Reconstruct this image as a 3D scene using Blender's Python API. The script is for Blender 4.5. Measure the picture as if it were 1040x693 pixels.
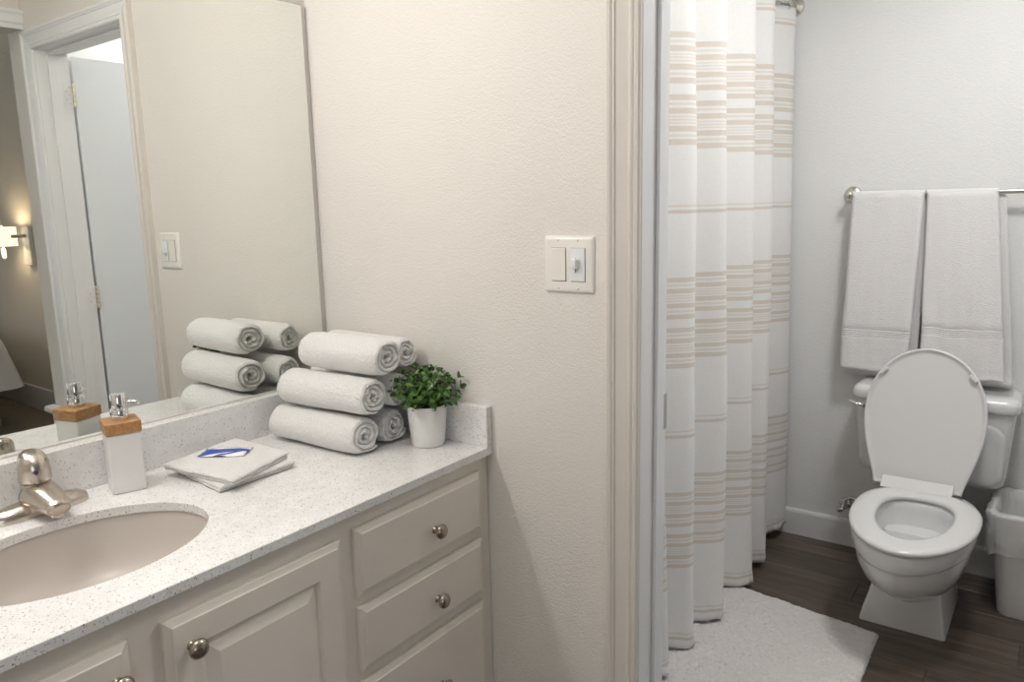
import bpy, bmesh, math, random
from mathutils import Vector, Matrix, noise

for o in list(bpy.data.objects):
    bpy.data.objects.remove(o, do_unlink=True)
scene = bpy.context.scene
C = scene.collection
PI = math.pi

# ------------------------------------------------------------------ camera
def camera():
    yaw, pitch, roll = 0.6286, -0.1769, -0.0228
    f = Vector((-math.sin(yaw) * math.cos(pitch), math.cos(yaw) * math.cos(pitch), math.sin(pitch)))
    r = Vector((math.cos(yaw), math.sin(yaw), 0))
    u = r.cross(f)
    r2 = r * math.cos(roll) + u * math.sin(roll)
    u2 = -r * math.sin(roll) + u * math.cos(roll)
    cd = bpy.data.cameras.new('camera')
    cd.sensor_fit = 'HORIZONTAL'
    cd.sensor_width = 36
    cd.lens = 36 * 786.0146 / 1040
    cd.clip_start = 0.02
    co = bpy.data.objects.new('camera', cd)
    C.objects.link(co)
    m = Matrix((r2, u2, -f)).transposed().to_4x4()
    m.translation = Vector((1.5695, -1.3362, 1.3978))
    co.matrix_world = m
    scene.camera = co
camera()

# ------------------------------------------------------------------ world, lights, exposure
w = bpy.data.worlds.new('world')
scene.world = w
w.use_nodes = True
w.node_tree.nodes['Background'].inputs[0].default_value = (0.95, 0.97, 1.0, 1)
w.node_tree.nodes['Background'].inputs[1].default_value = 0.12

def light(name, kind, loc, energy, color, size=0.1, size_y=None, aim=None):
    ld = bpy.data.lights.new(name, kind)
    ld.energy = energy
    ld.color = color
    if kind == 'AREA':
        ld.shape = 'RECTANGLE' if size_y else 'DISK'
        ld.size = size
        if size_y:
            ld.size_y = size_y
    else:
        ld.shadow_soft_size = size
    lo = bpy.data.objects.new(name, ld)
    C.objects.link(lo)
    lo.location = loc
    if aim is not None:
        lo.rotation_euler = (Vector(aim) - Vector(loc)).to_track_quat('-Z', 'Y').to_euler()
    return lo

WARM = (1.0, 0.965, 0.93)
for k, yy in enumerate((-1.30, -1.05, -0.80)):          # three bulbs of the bar above the mirror
    light('vanity_bulb', 'POINT', (0.08, yy, 1.96), 5.2, WARM, 0.05)
light('bath_ceiling_lamp', 'AREA', (1.46, 0.80, 2.43), 12.6, (1.0, 0.99, 0.98), 0.30, None, (1.46, 0.80, 0))
light('alcove_ceiling_lamp', 'AREA', (0.80, -1.0, 2.43), 5.2, (1.0, 0.955, 0.905), 0.30, None, (0.80, -1.0, 0))
light('bedroom_fill_light', 'AREA', (4.2, -3.1, 1.5), 16.0, (0.90, 0.95, 1.0), 1.8, 1.5, (3.2, 0, 1.0))  # added unseen area light for general daylight fill; no window is built there

vs = scene.view_settings
scene.display_settings.display_device = 'sRGB'
vs.view_transform = 'Standard'
vs.look = 'None'
vs.gamma = 1
vs.use_curve_mapping = False
vs.exposure = 0.14

# ------------------------------------------------------------------ materials
MATS = {}
def nm(name):
    m = bpy.data.materials.new(name)
    m.use_nodes = True
    nt = m.node_tree
    b = nt.nodes['Principled BSDF']
    MATS[name] = m
    return m, nt, b

def texco(nt, scale=(1, 1, 1), kind='Object'):
    t = nt.nodes.new('ShaderNodeTexCoord')
    mp = nt.nodes.new('ShaderNodeMapping')
    mp.inputs['Scale'].default_value = scale
    nt.links.new(t.outputs[kind], mp.inputs[0])
    return mp.outputs[0]

def noise_tex(nt, vec, scale, detail=3, rough=0.55):
    n = nt.nodes.new('ShaderNodeTexNoise')
    n.inputs['Scale'].default_value = scale
    n.inputs['Detail'].default_value = detail
    n.inputs['Roughness'].default_value = rough
    nt.links.new(vec, n.inputs['Vector'])
    return n

def ramp(nt, fac, stops, interp='LINEAR'):
    r = nt.nodes.new('ShaderNodeValToRGB')
    r.color_ramp.interpolation = interp
    el = r.color_ramp.elements
    el[0].position, el[0].color = stops[0][0], (*stops[0][1], 1)
    el[1].position, el[1].color = stops[-1][0], (*stops[-1][1], 1)
    for p, c in stops[1:-1]:
        e = el.new(p)
        e.color = (*c, 1)
    nt.links.new(fac, r.inputs[0])
    return r.outputs[0]

def bump(nt, b, h, strength, dist):
    n = nt.nodes.new('ShaderNodeBump')
    n.inputs['Strength'].default_value = strength
    n.inputs['Distance'].default_value = dist
    nt.links.new(h, n.inputs['Height'])
    nt.links.new(n.outputs[0], b.inputs['Normal'])

def mixc(nt, fac, a, c, mode='MIX'):
    m = nt.nodes.new('ShaderNodeMix')
    m.data_type = 'RGBA'
    m.blend_type = mode
    for sock, v in ((m.inputs[0], fac), (m.inputs[6], a), (m.inputs[7], c)):
        if isinstance(v, (int, float)):
            sock.default_value = v
        elif isinstance(v, tuple):
            sock.default_value = (*v, 1)
        else:
            nt.links.new(v, sock)
    return m.outputs[2]

def math_n(nt, op, a, b=None, c=None):
    n = nt.nodes.new('ShaderNodeMath')
    n.operation = op
    for i, v in enumerate((a, b, c)):
        if v is None:
            continue
        if isinstance(v, (int, float)):
            n.inputs[i].default_value = v
        else:
            nt.links.new(v, n.inputs[i])
    return n.outputs[0]

def plain(name, col, rough=0.5, metal=0.0, bscale=0, bstr=0.2, bdist=0.001, var=0.0, vscale=6, spec=0.5, coat=0.0, sheen=0.0):
    m, nt, b = nm(name)
    b.inputs['Base Color'].default_value = (*col, 1)
    b.inputs['Roughness'].default_value = rough
    b.inputs['Metallic'].default_value = metal
    b.inputs['Specular IOR Level'].default_value = spec
    b.inputs['Coat Weight'].default_value = coat
    b.inputs['Coat Roughness'].default_value = 0.05
    b.inputs['Sheen Weight'].default_value = sheen
    v = texco(nt)
    if var > 0:
        n = noise_tex(nt, v, vscale, 4)
        lo = tuple(max(0, c * (1 - var)) for c in col)
        hi = tuple(min(1, c * (1 + var)) for c in col)
        nt.links.new(ramp(nt, n.outputs[0], [(0.3, lo), (0.7, hi)]), b.inputs['Base Color'])
    if bscale:
        n2 = noise_tex(nt, v, bscale, 2)
        bump(nt, b, n2.outputs[0], bstr, bdist)
    return m

plain('wall_paint', (0.79, 0.755, 0.705), 0.42, bscale=220, bstr=0.5, bdist=0.003, var=0.015, vscale=2.5, spec=0.35)
plain('bath_paint', (0.85, 0.85, 0.84), 0.45, bscale=190, bstr=0.55, bdist=0.003, var=0.015, vscale=2.5, spec=0.35)
plain('bed_paint', (0.74, 0.69, 0.60), 0.6, bscale=90, bstr=0.2, bdist=0.002)
plain('ceiling_paint', (0.90, 0.895, 0.885), 0.7, bscale=70, bstr=0.3, bdist=0.003)
plain('trim_cream', (0.73, 0.69, 0.635), 0.32, var=0.015, vscale=8)
plain('trim_white', (0.845, 0.845, 0.845), 0.30, var=0.012, vscale=8)
plain('baseboard_white', (0.82, 0.82, 0.82), 0.38)
plain('door_white', (0.82, 0.85, 0.87), 0.32)
plain('cabinet_paint', (0.82, 0.76, 0.68), 0.36, bscale=25, bstr=0.05, bdist=0.001, var=0.02, vscale=7)
plain('porcelain', (0.79, 0.79, 0.785), 0.08, spec=0.5, coat=0.3)
plain('seat_plastic', (0.77, 0.765, 0.755), 0.2)
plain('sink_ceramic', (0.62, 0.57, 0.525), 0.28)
plain('chrome', (0.80, 0.80, 0.81), 0.08, metal=1)
plain('satin_nickel', (0.62, 0.56, 0.49), 0.24, metal=1)
plain('knob_nickel', (0.42, 0.37, 0.32), 0.27, metal=1)
plain('bar_nickel', (0.72, 0.69, 0.64), 0.2, metal=1)
plain('plate_ivory', (0.86, 0.83, 0.775), 0.25)
plain('switch_white', (0.85, 0.855, 0.86), 0.25)
plain('dark_slot', (0.10, 0.095, 0.09), 0.6)
plain('pot_white', (0.84, 0.83, 0.81), 0.35)
plain('soil', (0.03, 0.022, 0.015), 0.9, bscale=200, bstr=0.6, bdist=0.004)
plain('stem_green', (0.08, 0.17, 0.04), 0.5)
plain('soap_white', (0.82, 0.81, 0.80), 0.28)
plain('bin_plastic', (0.80, 0.79, 0.765), 0.35, bscale=120, bstr=0.06, bdist=0.001)
plain('mirror_gap_shade', (0.10, 0.095, 0.085), 0.4)  # shadow gap around the mirror put into a dark colour
plain('hinge_metal', (0.72, 0.66, 0.52), 0.35, metal=0.7)
plain('bedspread', (0.80, 0.77, 0.75), 0.8, bscale=60, bstr=0.2, bdist=0.003)
plain('carpet', (0.26, 0.22, 0.18), 0.95, bscale=300, bstr=0.5, bdist=0.004, var=0.1, vscale=30)
plain('sconce_metal', (0.55, 0.50, 0.42), 0.35, metal=0.8)
plain('cable_black', (0.02, 0.018, 0.016), 0.5)
plain('dot_blue', (0.03, 0.035, 0.12), 0.3)
plain('dot_red', (0.35, 0.03, 0.03), 0.3)

def terry(name, col, sc=420, bs=0.9):
    m, nt, b = nm(name)
    b.inputs['Roughness'].default_value = 0.95
    b.inputs['Specular IOR Level'].default_value = 0.1
    b.inputs['Sheen Weight'].default_value = 0.25
    v = texco(nt)
    n = noise_tex(nt, v, sc, 2, 0.7)
    nt.links.new(ramp(nt, n.outputs[0], [(0.3, tuple(c * 0.93 for c in col)), (0.65, col)]), b.inputs['Base Color'])
    n2 = noise_tex(nt, v, sc * 0.5, 3, 0.7)
    bump(nt, b, n2.outputs[0], bs, 0.006)
    return m
terry('terry_white', (0.90, 0.885, 0.865), 330)
terry('terry_bath', (0.905, 0.89, 0.885), 420, 0.6)
terry('mat_white', (0.84, 0.81, 0.785), 260)

def cloth(name, col):
    m, nt, b = nm(name)
    b.inputs['Base Color'].default_value = (*col, 1)
    b.inputs['Roughness'].default_value = 0.9
    b.inputs['Specular IOR Level'].default_value = 0.15
    b.inputs['Sheen Weight'].default_value = 0.15
    v = texco(nt, (1, 1, 1))
    n1 = noise_tex(nt, texco(nt, (60, 60, 900)), 1.0, 2)
    n2 = noise_tex(nt, texco(nt, (700, 700, 40)), 1.0, 2)
    s = math_n(nt, 'ADD', n1.outputs[0], n2.outputs[0])
    f = math_n(nt, 'MULTIPLY', s, 0.5)
    nt.links.new(ramp(nt, f, [(0.35, tuple(c * 0.95 for c in col)), (0.65, tuple(min(1, c * 1.02) for c in col))]), b.inputs['Base Color'])
    bump(nt, b, s, 0.25, 0.0012)
    return m
cloth('linen_white', (0.79, 0.78, 0.765))
cloth('linen_taupe', (0.665, 0.605, 0.54))
cloth('linen_pale', (0.72, 0.675, 0.62))

def quartz():
    m, nt, b = nm('quartz')
    b.inputs['Roughness'].default_value = 0.16
    v = texco(nt)
    col = None
    base = noise_tex(nt, v, 35, 4)
    col = ramp(nt, base.outputs[0], [(0.3, (0.81, 0.80, 0.79)), (0.7, (0.895, 0.89, 0.885))])
    for sc, thr, dens, c in ((260, 0.30, 0.22, (0.46, 0.43, 0.40)), (150, 0.21, 0.20, (0.22, 0.205, 0.20)),
                             (330, 0.36, 0.38, (0.66, 0.64, 0.615)), (95, 0.13, 0.15, (0.08, 0.08, 0.085)), (200, 0.28, 0.08, (0.50, 0.40, 0.32))):
        vo = nt.nodes.new('ShaderNodeTexVoronoi')
        vo.inputs['Scale'].default_value = sc
        nt.links.new(v, vo.inputs['Vector'])
        sep = nt.nodes.new('ShaderNodeSeparateColor')
        nt.links.new(vo.outputs['Color'], sep.inputs[0])
        near = math_n(nt, 'LESS_THAN', vo.outputs['Distance'], thr)
        pick = math_n(nt, 'LESS_THAN', sep.outputs[0], dens)
        fac = math_n(nt, 'MULTIPLY', near, pick)
        fac = math_n(nt, 'MULTIPLY', fac, 0.85)
        col = mixc(nt, fac, col, c)
    nt.links.new(col, b.inputs['Base Color'])
quartz()

def wood_plank():
    m, nt, b = nm('vinyl_plank')
    b.inputs['Roughness'].default_value = 0.36
    oi = nt.nodes.new('ShaderNodeObjectInfo')
    t = nt.nodes.new('ShaderNodeTexCoord')
    off = nt.nodes.new('ShaderNodeVectorMath')
    off.operation = 'SCALE'
    nt.links.new(oi.outputs['Random'], off.inputs['Scale'])
    off.inputs[0].default_value = (37.0, 17.0, 5.0)
    add = nt.nodes.new('ShaderNodeVectorMath')
    nt.links.new(t.outputs['Object'], add.inputs[0])
    nt.links.new(off.outputs[0], add.inputs[1])
    mp = nt.nodes.new('ShaderNodeMapping')
    mp.inputs['Scale'].default_value = (2.2, 30, 1)
    nt.links.new(add.outputs[0], mp.inputs[0])
    n = noise_tex(nt, mp.outputs[0], 1.0, 6, 0.65)
    mp2 = nt.nodes.new('ShaderNodeMapping')
    mp2.inputs['Scale'].default_value = (6, 160, 1)
    nt.links.new(add.outputs[0], mp2.inputs[0])
    n2 = noise_tex(nt, mp2.outputs[0], 1.0, 3, 0.6)
    c1 = ramp(nt, n.outputs[0], [(0.28, (0.060, 0.046, 0.036)), (0.5, (0.115, 0.088, 0.070)), (0.72, (0.185, 0.145, 0.115))])
    c2 = ramp(nt, n2.outputs[0], [(0.3, (0.72, 0.72, 0.72)), (0.7, (1.1, 1.1, 1.1))])
    c = mixc(nt, 1.0, c1, c2, 'MULTIPLY')
    tone = ramp(nt, oi.outputs['Random'], [(0.0, (0.84, 0.84, 0.84)), (1.0, (1.16, 1.14, 1.12))])
    c = mixc(nt, 1.0, c, tone, 'MULTIPLY')
    nt.links.new(c, b.inputs['Base Color'])
    bump(nt, b, n2.outputs[0], 0.15, 0.001)
wood_plank()

def cap_wood():
    m, nt, b = nm('cap_wood')
    b.inputs['Roughness'].default_value = 0.4
    v = texco(nt, (18, 160, 160))
    n = noise_tex(nt, v, 1.0, 5, 0.6)
    nt.links.new(ramp(nt, n.outputs[0], [(0.3, (0.30, 0.145, 0.055)), (0.55, (0.45, 0.24, 0.10)), (0.75, (0.56, 0.32, 0.15))]), b.inputs['Base Color'])
cap_wood()

def leaf_mat():
    m, nt, b = nm('leaf_green')
    b.inputs['Roughness'].default_value = 0.38
    v = texco(nt)
    n = noise_tex(nt, v, 70, 3)
    nt.links.new(ramp(nt, n.outputs[0], [(0.3, (0.020, 0.058, 0.010)), (0.5, (0.055, 0.135, 0.024)), (0.74, (0.19, 0.33, 0.085))]), b.inputs['Base Color'])
    b.inputs['Subsurface Weight'].default_value = 0.0
leaf_mat()

def mirror_mat():
    m, nt, b = nm('mirror_silver')
    b.inputs['Base Color'].default_value = (0.86, 0.875, 0.845, 1)
    b.inputs['Metallic'].default_value = 1
    b.inputs['Roughness'].default_value = 0.0
mirror_mat()

def liner_mat():
    m, nt, b = nm('liner_film')
    b.inputs['Base Color'].default_value = (0.90, 0.90, 0.90, 1)
    b.inputs['Roughness'].default_value = 0.14
    b.inputs['Alpha'].default_value = 0.5
    v = texco(nt)
    n = noise_tex(nt, v, 14, 2, 0.5)
    bump(nt, b, n.outputs[0], 0.5, 0.015)
liner_mat()

def packet_mat():
    m, nt, b = nm('packet_print')
    b.inputs['Roughness'].default_value = 0.25
    t = nt.nodes.new('ShaderNodeTexCoord')
    s = nt.nodes.new('ShaderNodeSeparateXYZ')
    nt.links.new(t.outputs['UV'], s.inputs[0])
    x, y = s.outputs[0], s.outputs[1]
    white = (0.86, 0.87, 0.90)
    # main swoosh: band around y = 0.16 + 0.55 x - 0.15 x^2, tapering
    x2 = math_n(nt, 'MULTIPLY', x, x)
    cv = math_n(nt, 'ADD', math_n(nt, 'MULTIPLY', x, 0.52), 0.20)
    cv = math_n(nt, 'SUBTRACT', cv, math_n(nt, 'MULTIPLY', x2, 0.22))
    d = math_n(nt, 'ABSOLUTE', math_n(nt, 'SUBTRACT', y, cv))
    wd = math_n(nt, 'SUBTRACT', 0.24, math_n(nt, 'MULTIPLY', x, 0.09))
    m1 = math_n(nt, 'LESS_THAN', d, wd)
    cv2 = math_n(nt, 'ADD', math_n(nt, 'MULTIPLY', x, 0.75), -0.32)
    d2 = math_n(nt, 'ABSOLUTE', math_n(nt, 'SUBTRACT', y, cv2))
    m2 = math_n(nt, 'LESS_THAN', d2, 0.06)
    cv3 = math_n(nt, 'ADD', math_n(nt, 'MULTIPLY', x, -1.8), 0.75)
    d3 = math_n(nt, 'ABSOLUTE', math_n(nt, 'SUBTRACT', y, cv3))
    m3 = math_n(nt, 'MULTIPLY', math_n(nt, 'LESS_THAN', d3, 0.10), math_n(nt, 'LESS_THAN', x, 0.16))
    # small unreadable row of lettering, as in the photograph
    wv = math_n(nt, 'SINE', math_n(nt, 'MULTIPLY', x, 95.0))
    n = noise_tex(nt, t.outputs['UV'], 60, 1)
    let = math_n(nt, 'GREATER_THAN', math_n(nt, 'ADD', wv, n.outputs[0]), 0.75)
    row = math_n(nt, 'LESS_THAN', math_n(nt, 'ABSOLUTE', math_n(nt, 'SUBTRACT', y, 0.83)), 0.045)
    rng = math_n(nt, 'LESS_THAN', math_n(nt, 'ABSOLUTE', math_n(nt, 'SUBTRACT', x, 0.50)), 0.27)
    let = math_n(nt, 'MULTIPLY', math_n(nt, 'MULTIPLY', let, row), rng)
    c = mixc(nt, m1, white, (0.02, 0.075, 0.42))
    c = mixc(nt, m2, c, (0.03, 0.05, 0.30))
    c = mixc(nt, m3, c, (0.02, 0.025, 0.20))
    c = mixc(nt, math_n(nt, 'MULTIPLY', let, 0.6), c, (0.10, 0.12, 0.30))
    nt.links.new(c, b.inputs['Base Color'])
packet_mat()

def shade_mat():
    m, nt, b = nm('lamp_shade_cloth')
    b.inputs['Base Color'].default_value = (0.9, 0.82, 0.68, 1)
    b.inputs['Emission Color'].default_value = (1.0, 0.88, 0.68, 1)
    b.inputs['Emission Strength'].default_value = 1.1
shade_mat()

# ------------------------------------------------------------------ helpers
WORLD = {}
def wloc(o):
    return WORLD.get(o.name, Vector((0, 0, 0)))

def meta(o, label=None, cat=None, group=None, kind=None):
    if label: o['label'] = label
    if cat: o['category'] = cat
    if group: o['group'] = group
    if kind: o['kind'] = kind
    return o

def thing(name, loc, label, cat, group=None, kind=None):
    o = bpy.data.objects.new(name, None)
    o.empty_display_size = 0.05
    C.objects.link(o)
    o.location = loc
    WORLD[o.name] = Vector(loc)
    return meta(o, label, cat, group, kind)

def obj(name, data, mat, parent=None, smooth=False, loc=None, bevel=0, seg=2, label=None, cat=None, group=None, kind=None, auto=None):
    """data = (verts, faces) in world space, or a bmesh"""
    me = bpy.data.meshes.new(name)
    if isinstance(data, bmesh.types.BMesh):
        bmesh.ops.recalc_face_normals(data, faces=data.faces)
        data.to_mesh(me)
        data.free()
    else:
        me.from_pydata([tuple(v) for v in data[0]], [], data[1])
        bm = bmesh.new()
        bm.from_mesh(me)
        bmesh.ops.recalc_face_normals(bm, faces=bm.faces)
        bm.to_mesh(me)
        bm.free()
    mats = mat if isinstance(mat, (list, tuple)) else [mat]
    for m in mats:
        me.materials.append(MATS[m])
    o = bpy.data.objects.new(name, me)
    C.objects.link(o)
    if loc is None:
        n = len(me.vertices)
        xs = [v.co.x for v in me.vertices]; ys = [v.co.y for v in me.vertices]; zs = [v.co.z for v in me.vertices]
        loc = ((min(xs) + max(xs)) / 2, (min(ys) + max(ys)) / 2, min(zs))
    L = Vector(loc)
    for v in me.vertices:
        v.co -= L
    WORLD[o.name] = L
    if parent:
        o.parent = parent
        o.location = L - wloc(parent)
    else:
        o.location = L
    if smooth:
        for p in me.polygons:
            p.use_smooth = True
        if auto:
            bm = bmesh.new(); bm.from_mesh(me)
            for e in bm.edges:
                if len(e.link_faces) == 2 and e.calc_face_angle(0) > math.radians(auto):
                    e.smooth = False
            bm.to_mesh(me); bm.free()
    if bevel:
        md = o.modifiers.new('bevel', 'BEVEL')
        md.width = bevel
        md.segments = seg
        md.limit_method = 'ANGLE'
        md.angle_limit = math.radians(40)
    return meta(o, label, cat, group, kind)

def box(x0, x1, y0, y1, z0, z1):
    v = [(x, y, z) for x in (x0, x1) for y in (y0, y1) for z in (z0, z1)]
    f = [(0, 1, 3, 2), (4, 6, 7, 5), (0, 4, 5, 1), (2, 3, 7, 6), (0, 2, 6, 4), (1, 5, 7, 3)]
    return v, f

def join(*parts):
    V, F = [], []
    for v, f in parts:
        k = len(V)
        V += list(v)
        F += [tuple(i + k for i in q) for q in f]
    return V, F

def lathe(prof, origin, axis=(0, 0, 1), n=24, cap=True, sx=1, sy=1):
    """prof = [(radius, height)], revolved around axis through origin"""
    A = Vector(axis).normalized()
    q = Vector((0, 0, 1)).rotation_difference(A)
    O = Vector(origin)
    V, F = [], []
    for r, h in prof:
        for k in range(n):
            a = 2 * PI * k / n
            V.append(O + q @ Vector((r * math.cos(a) * sx, r * math.sin(a) * sy, h)))
    for i in range(len(prof) - 1):
        for k in range(n):
            F.append((i * n + k, i * n + (k + 1) % n, (i + 1) * n + (k + 1) % n, (i + 1) * n + k))
    if cap:
        F.append(tuple(range(n - 1, -1, -1)))
        m = (len(prof) - 1) * n
        F.append(tuple(range(m, m + n)))
    return V, F

def loft(rings, cap0=True, cap1=True):
    n = len(rings[0])
    V = [p for r in rings for p in r]
    F = []
    for i in range(len(rings) - 1):
        for k in range(n):
            F.append((i * n + k, i * n + (k + 1) % n, (i + 1) * n + (k + 1) % n, (i + 1) * n + k))
    if cap0: F.append(tuple(range(n - 1, -1, -1)))
    if cap1:
        m = (len(rings) - 1) * n
        F.append(tuple(range(m, m + n)))
    return V, F

def tube(path, r, n=10, cap=True):
    P = [Vector(p) for p in path]
    rings = []
    up = Vector((0.13, 0.21, 0.97))
    for i, p in enumerate(P):
        t = (P[min(i + 1, len(P) - 1)] - P[max(i - 1, 0)]).normalized()
        a = t.cross(up)
        if a.length < 1e-3: a = t.cross(Vector((1, 0, 0)))
        a.normalize()
        b = a.cross(t)
        rr = r[i] if isinstance(r, (list, tuple)) else r
        rings.append([p + (a * math.cos(2 * PI * k / n) + b * math.sin(2 * PI * k / n)) * rr for k in range(n)])
    return loft(rings, cap, cap)

def rrect(cx, cy, hx, hy, r, z, n=6):
    """rounded rectangle ring in xy"""
    out = []
    r = min(r, hx, hy)
    for sx, sy, a0 in ((1, 1, 0), (-1, 1, 90), (-1, -1, 180), (1, -1, 270)):
        for k in range(n + 1):
            a = math.radians(a0 + 90 * k / n)
            out.append(Vector((cx + sx * (hx - r) + r * math.cos(a), cy + sy * (hy - r) + r * math.sin(a), z)))
    return out

def superring(cx, cy, hx, hy, z, n=40, e=2.0):
    out = []
    for k in range(n):
        a = 2 * PI * k / n
        c, s = math.cos(a), math.sin(a)
        out.append(Vector((cx + hx * math.copysign(abs(c) ** (2 / e), c), cy + hy * math.copysign(abs(s) ** (2 / e), s), z)))
    return out

def S(o_args, **k):
    return obj(*o_args, kind='structure', **k)

H = 0.8555          # counter top height
HT = 0.9491         # backsplash top
D = 0.5369          # counter depth
T = 0.116           # wall thickness at the bathroom doorway
YF = 1.832          # far bathroom wall
JL, JR = 0.906, 1.572   # door opening between jamb faces
ZD = 1.985          # door opening height
XC = 1.648           # front of the opening to the bedroom
XE = 1.785           # end of wall at bedroom
ZC = 2.45           # ceiling
def xm(y):          # mirror plane
    return 0.018 * (y + 0.048)

# ------------------------------------------------------------------ floors
fl = thing('floor', (0.8, 0, 0), 'dark grey brown wood look plank floor of the bathroom', 'floor', kind='structure')
obj('subfloor', box(-0.2, XC, -2.4, YF + 0.1, -0.06, -0.0045), 'dark_slot', fl)
PW, PL = 0.152, 1.22
random.seed(4)
plank_mesh = None
def plank(x0, x1, y0, y1):
    g = 0.0007
    v, f = box(x0 + g, x1 - g, y0 + g, y1 - g, -0.0045, 0.0)
    obj('plank', (v, f), 'vinyl_plank', fl, bevel=0.0008, seg=1)
y = YF - 0.004
row = 0
while y > -2.35:
    off = (row * 0.41 + 0.13) % 1.0 * PL
    xs = [-0.12]
    x = -0.12 + off
    while x < XC - 0.02:
        if x - xs[-1] > 0.08: xs.append(x)
        x += PL
    xs.append(XC)
    if y > -0.2:
        xs[-1] = 1.736
    for a, b_ in zip(xs, xs[1:]):
        plank(a, b_, y - PW, y)
    y -= PW
    row += 1
obj('floor_bedroom', box(XC + 0.005, 7.0, -4.0, 0.0, -0.06, 0.0), 'carpet', kind='structure', label='brown carpet of the bedroom seen in the mirror', cat='floor')
obj('floor_bedroom_recess', box(1.80, 7.0, 0.0005, 0.90, -0.06, 0.0), 'carpet', kind='structure', label='carpet beside the bed below the lamp in the mirror', cat='floor')

# ------------------------------------------------------------------ walls and ceiling
def quadwall(name, pts, z0, z1, mat, label):
    """vertical prism over a ground polygon"""
    n = len(pts)
    V = [(p[0], p[1], z0) for p in pts] + [(p[0], p[1], z1) for p in pts]
    F = [tuple(range(n - 1, -1, -1)), tuple(range(n, 2 * n))] + [(i, (i + 1) % n, (i + 1) % n + n, i + n) for i in range(n)]
    return obj(name, (V, F), mat, kind='structure', label=label, cat='wall')
g = 0.007
quadwall('wall_left', [(xm(0) - g, 0), (xm(-2.3) - g, -2.3), (xm(-2.3) - 0.12, -2.3), (xm(0) - 0.12, 0)], 0, ZC, 'wall_paint', 'cream wall behind the vanity mirror')
wf = thing('wall_front', (0.4, 0.06, 0), 'cream textured wall between the mirror and the bathroom doorway', 'wall', kind='structure')
obj('wall_panel', box(-0.15, JL - 0.018, 0, T, 0, ZC), 'wall_paint', wf)
obj('wall_panel', box(JL - 0.018, JR + 0.018, 0, T, ZD + 0.018, ZC), 'wall_paint', wf)
obj('wall_panel', box(JR + 0.018, XE, 0, T, 0, ZC), 'wall_paint', wf)
obj('wall_far', box(-0.15, 1.95, YF, YF + 0.1, 0, ZC), 'bath_paint', kind='structure', label='pale grey textured wall behind the toilet', cat='wall')
obj('wall_right', box(1.738, 1.785, T + 0.001, YF, 0, ZC), 'bath_paint', kind='structure', label='bathroom side wall beyond the waste bin', cat='wall')
obj('wall_tub', box(-0.25, -0.15, T, YF, 0, ZC), 'bath_paint', kind='structure', label='wall behind the shower curtain', cat='wall')
obj('wall_back', box(-0.25, XC, -2.45, -2.3, 0, ZC), 'wall_paint', kind='structure', label='wall of the vanity alcove behind the camera', cat='wall')
obj('ceiling', box(-0.25, 7.0, -4.0, 1.95, ZC, ZC + 0.1), 'ceiling_paint', kind='structure', label='white ceiling above the rooms', cat='ceiling')
hd = thing('wall_header', (XC + 0.1, -1.1, 2.07), 'wall header over the wide opening to the bedroom', 'wall', kind='structure')
obj('header_panel', box(XC, XE, -2.3, -0.001, 2.07, ZC), 'wall_paint', hd)
prof = [(0, 2.065), (-0.012, 2.065), (-0.014, 2.080), (-0.020, 2.086), (-0.020, 2.112), (-0.028, 2.120), (-0.028, 2.130), (0, 2.130)]
obj('header_moulding', loft([[Vector((XC + a, yy, z)) for a, z in prof] for yy in (-2.29, -0.0005)]), 'trim_white', hd)
obj('wall_bedroom', box(1.785, 7.0, 0.90, 1.02, 0, ZC), 'bed_paint', kind='structure', label='warm lit bedroom wall behind the lamp in the mirror', cat='wall')
obj('wall_bedroom_end', box(7.0, 7.1, -4.0, 1.02, 0, ZC), 'bed_paint', kind='structure', label='end wall of the bedroom outside the view', cat='wall')
obj('baseboard_bedroom', box(1.81, 6.99, 0.884, 0.90, 0, 0.17), 'baseboard_white', kind='structure', bevel=0.004, label='white baseboard along the bedroom wall in the mirror', cat='baseboard')
wl = thing('trim_9', (1.75, -0.02, 0), 'low white panel with a cap rail on the wall end in the mirror', 'trim', kind='structure')
obj('panel', box(1.655, XE - 0.004, -0.016, -0.0005, 0.0, 0.60), 'trim_white', wl)
obj('cap_rail', box(1.651, XE, -0.045, -0.0005, 0.60, 0.625), 'trim_white', wl, bevel=0.006)

def baseboard(name, x0, x1, y, label):
    prof = [(0, 0), (-0.012, 0), (-0.012, 0.098), (-0.009, 0.106), (-0.004, 0.111), (0, 0.111)]
    obj(name, loft([[Vector((x, y + a, z)) for a, z in prof] for x in (x0, x1)]), 'baseboard_white', kind='structure', label=label, cat='baseboard')
baseboard('baseboard_far', 0.35, 1.737, YF - 0.0005, 'white baseboard under the wall behind the toilet')
baseboard('baseboard_front', D + 0.02, 0.84, -0.0005, 'baseboard between the vanity and the door casing')

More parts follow.
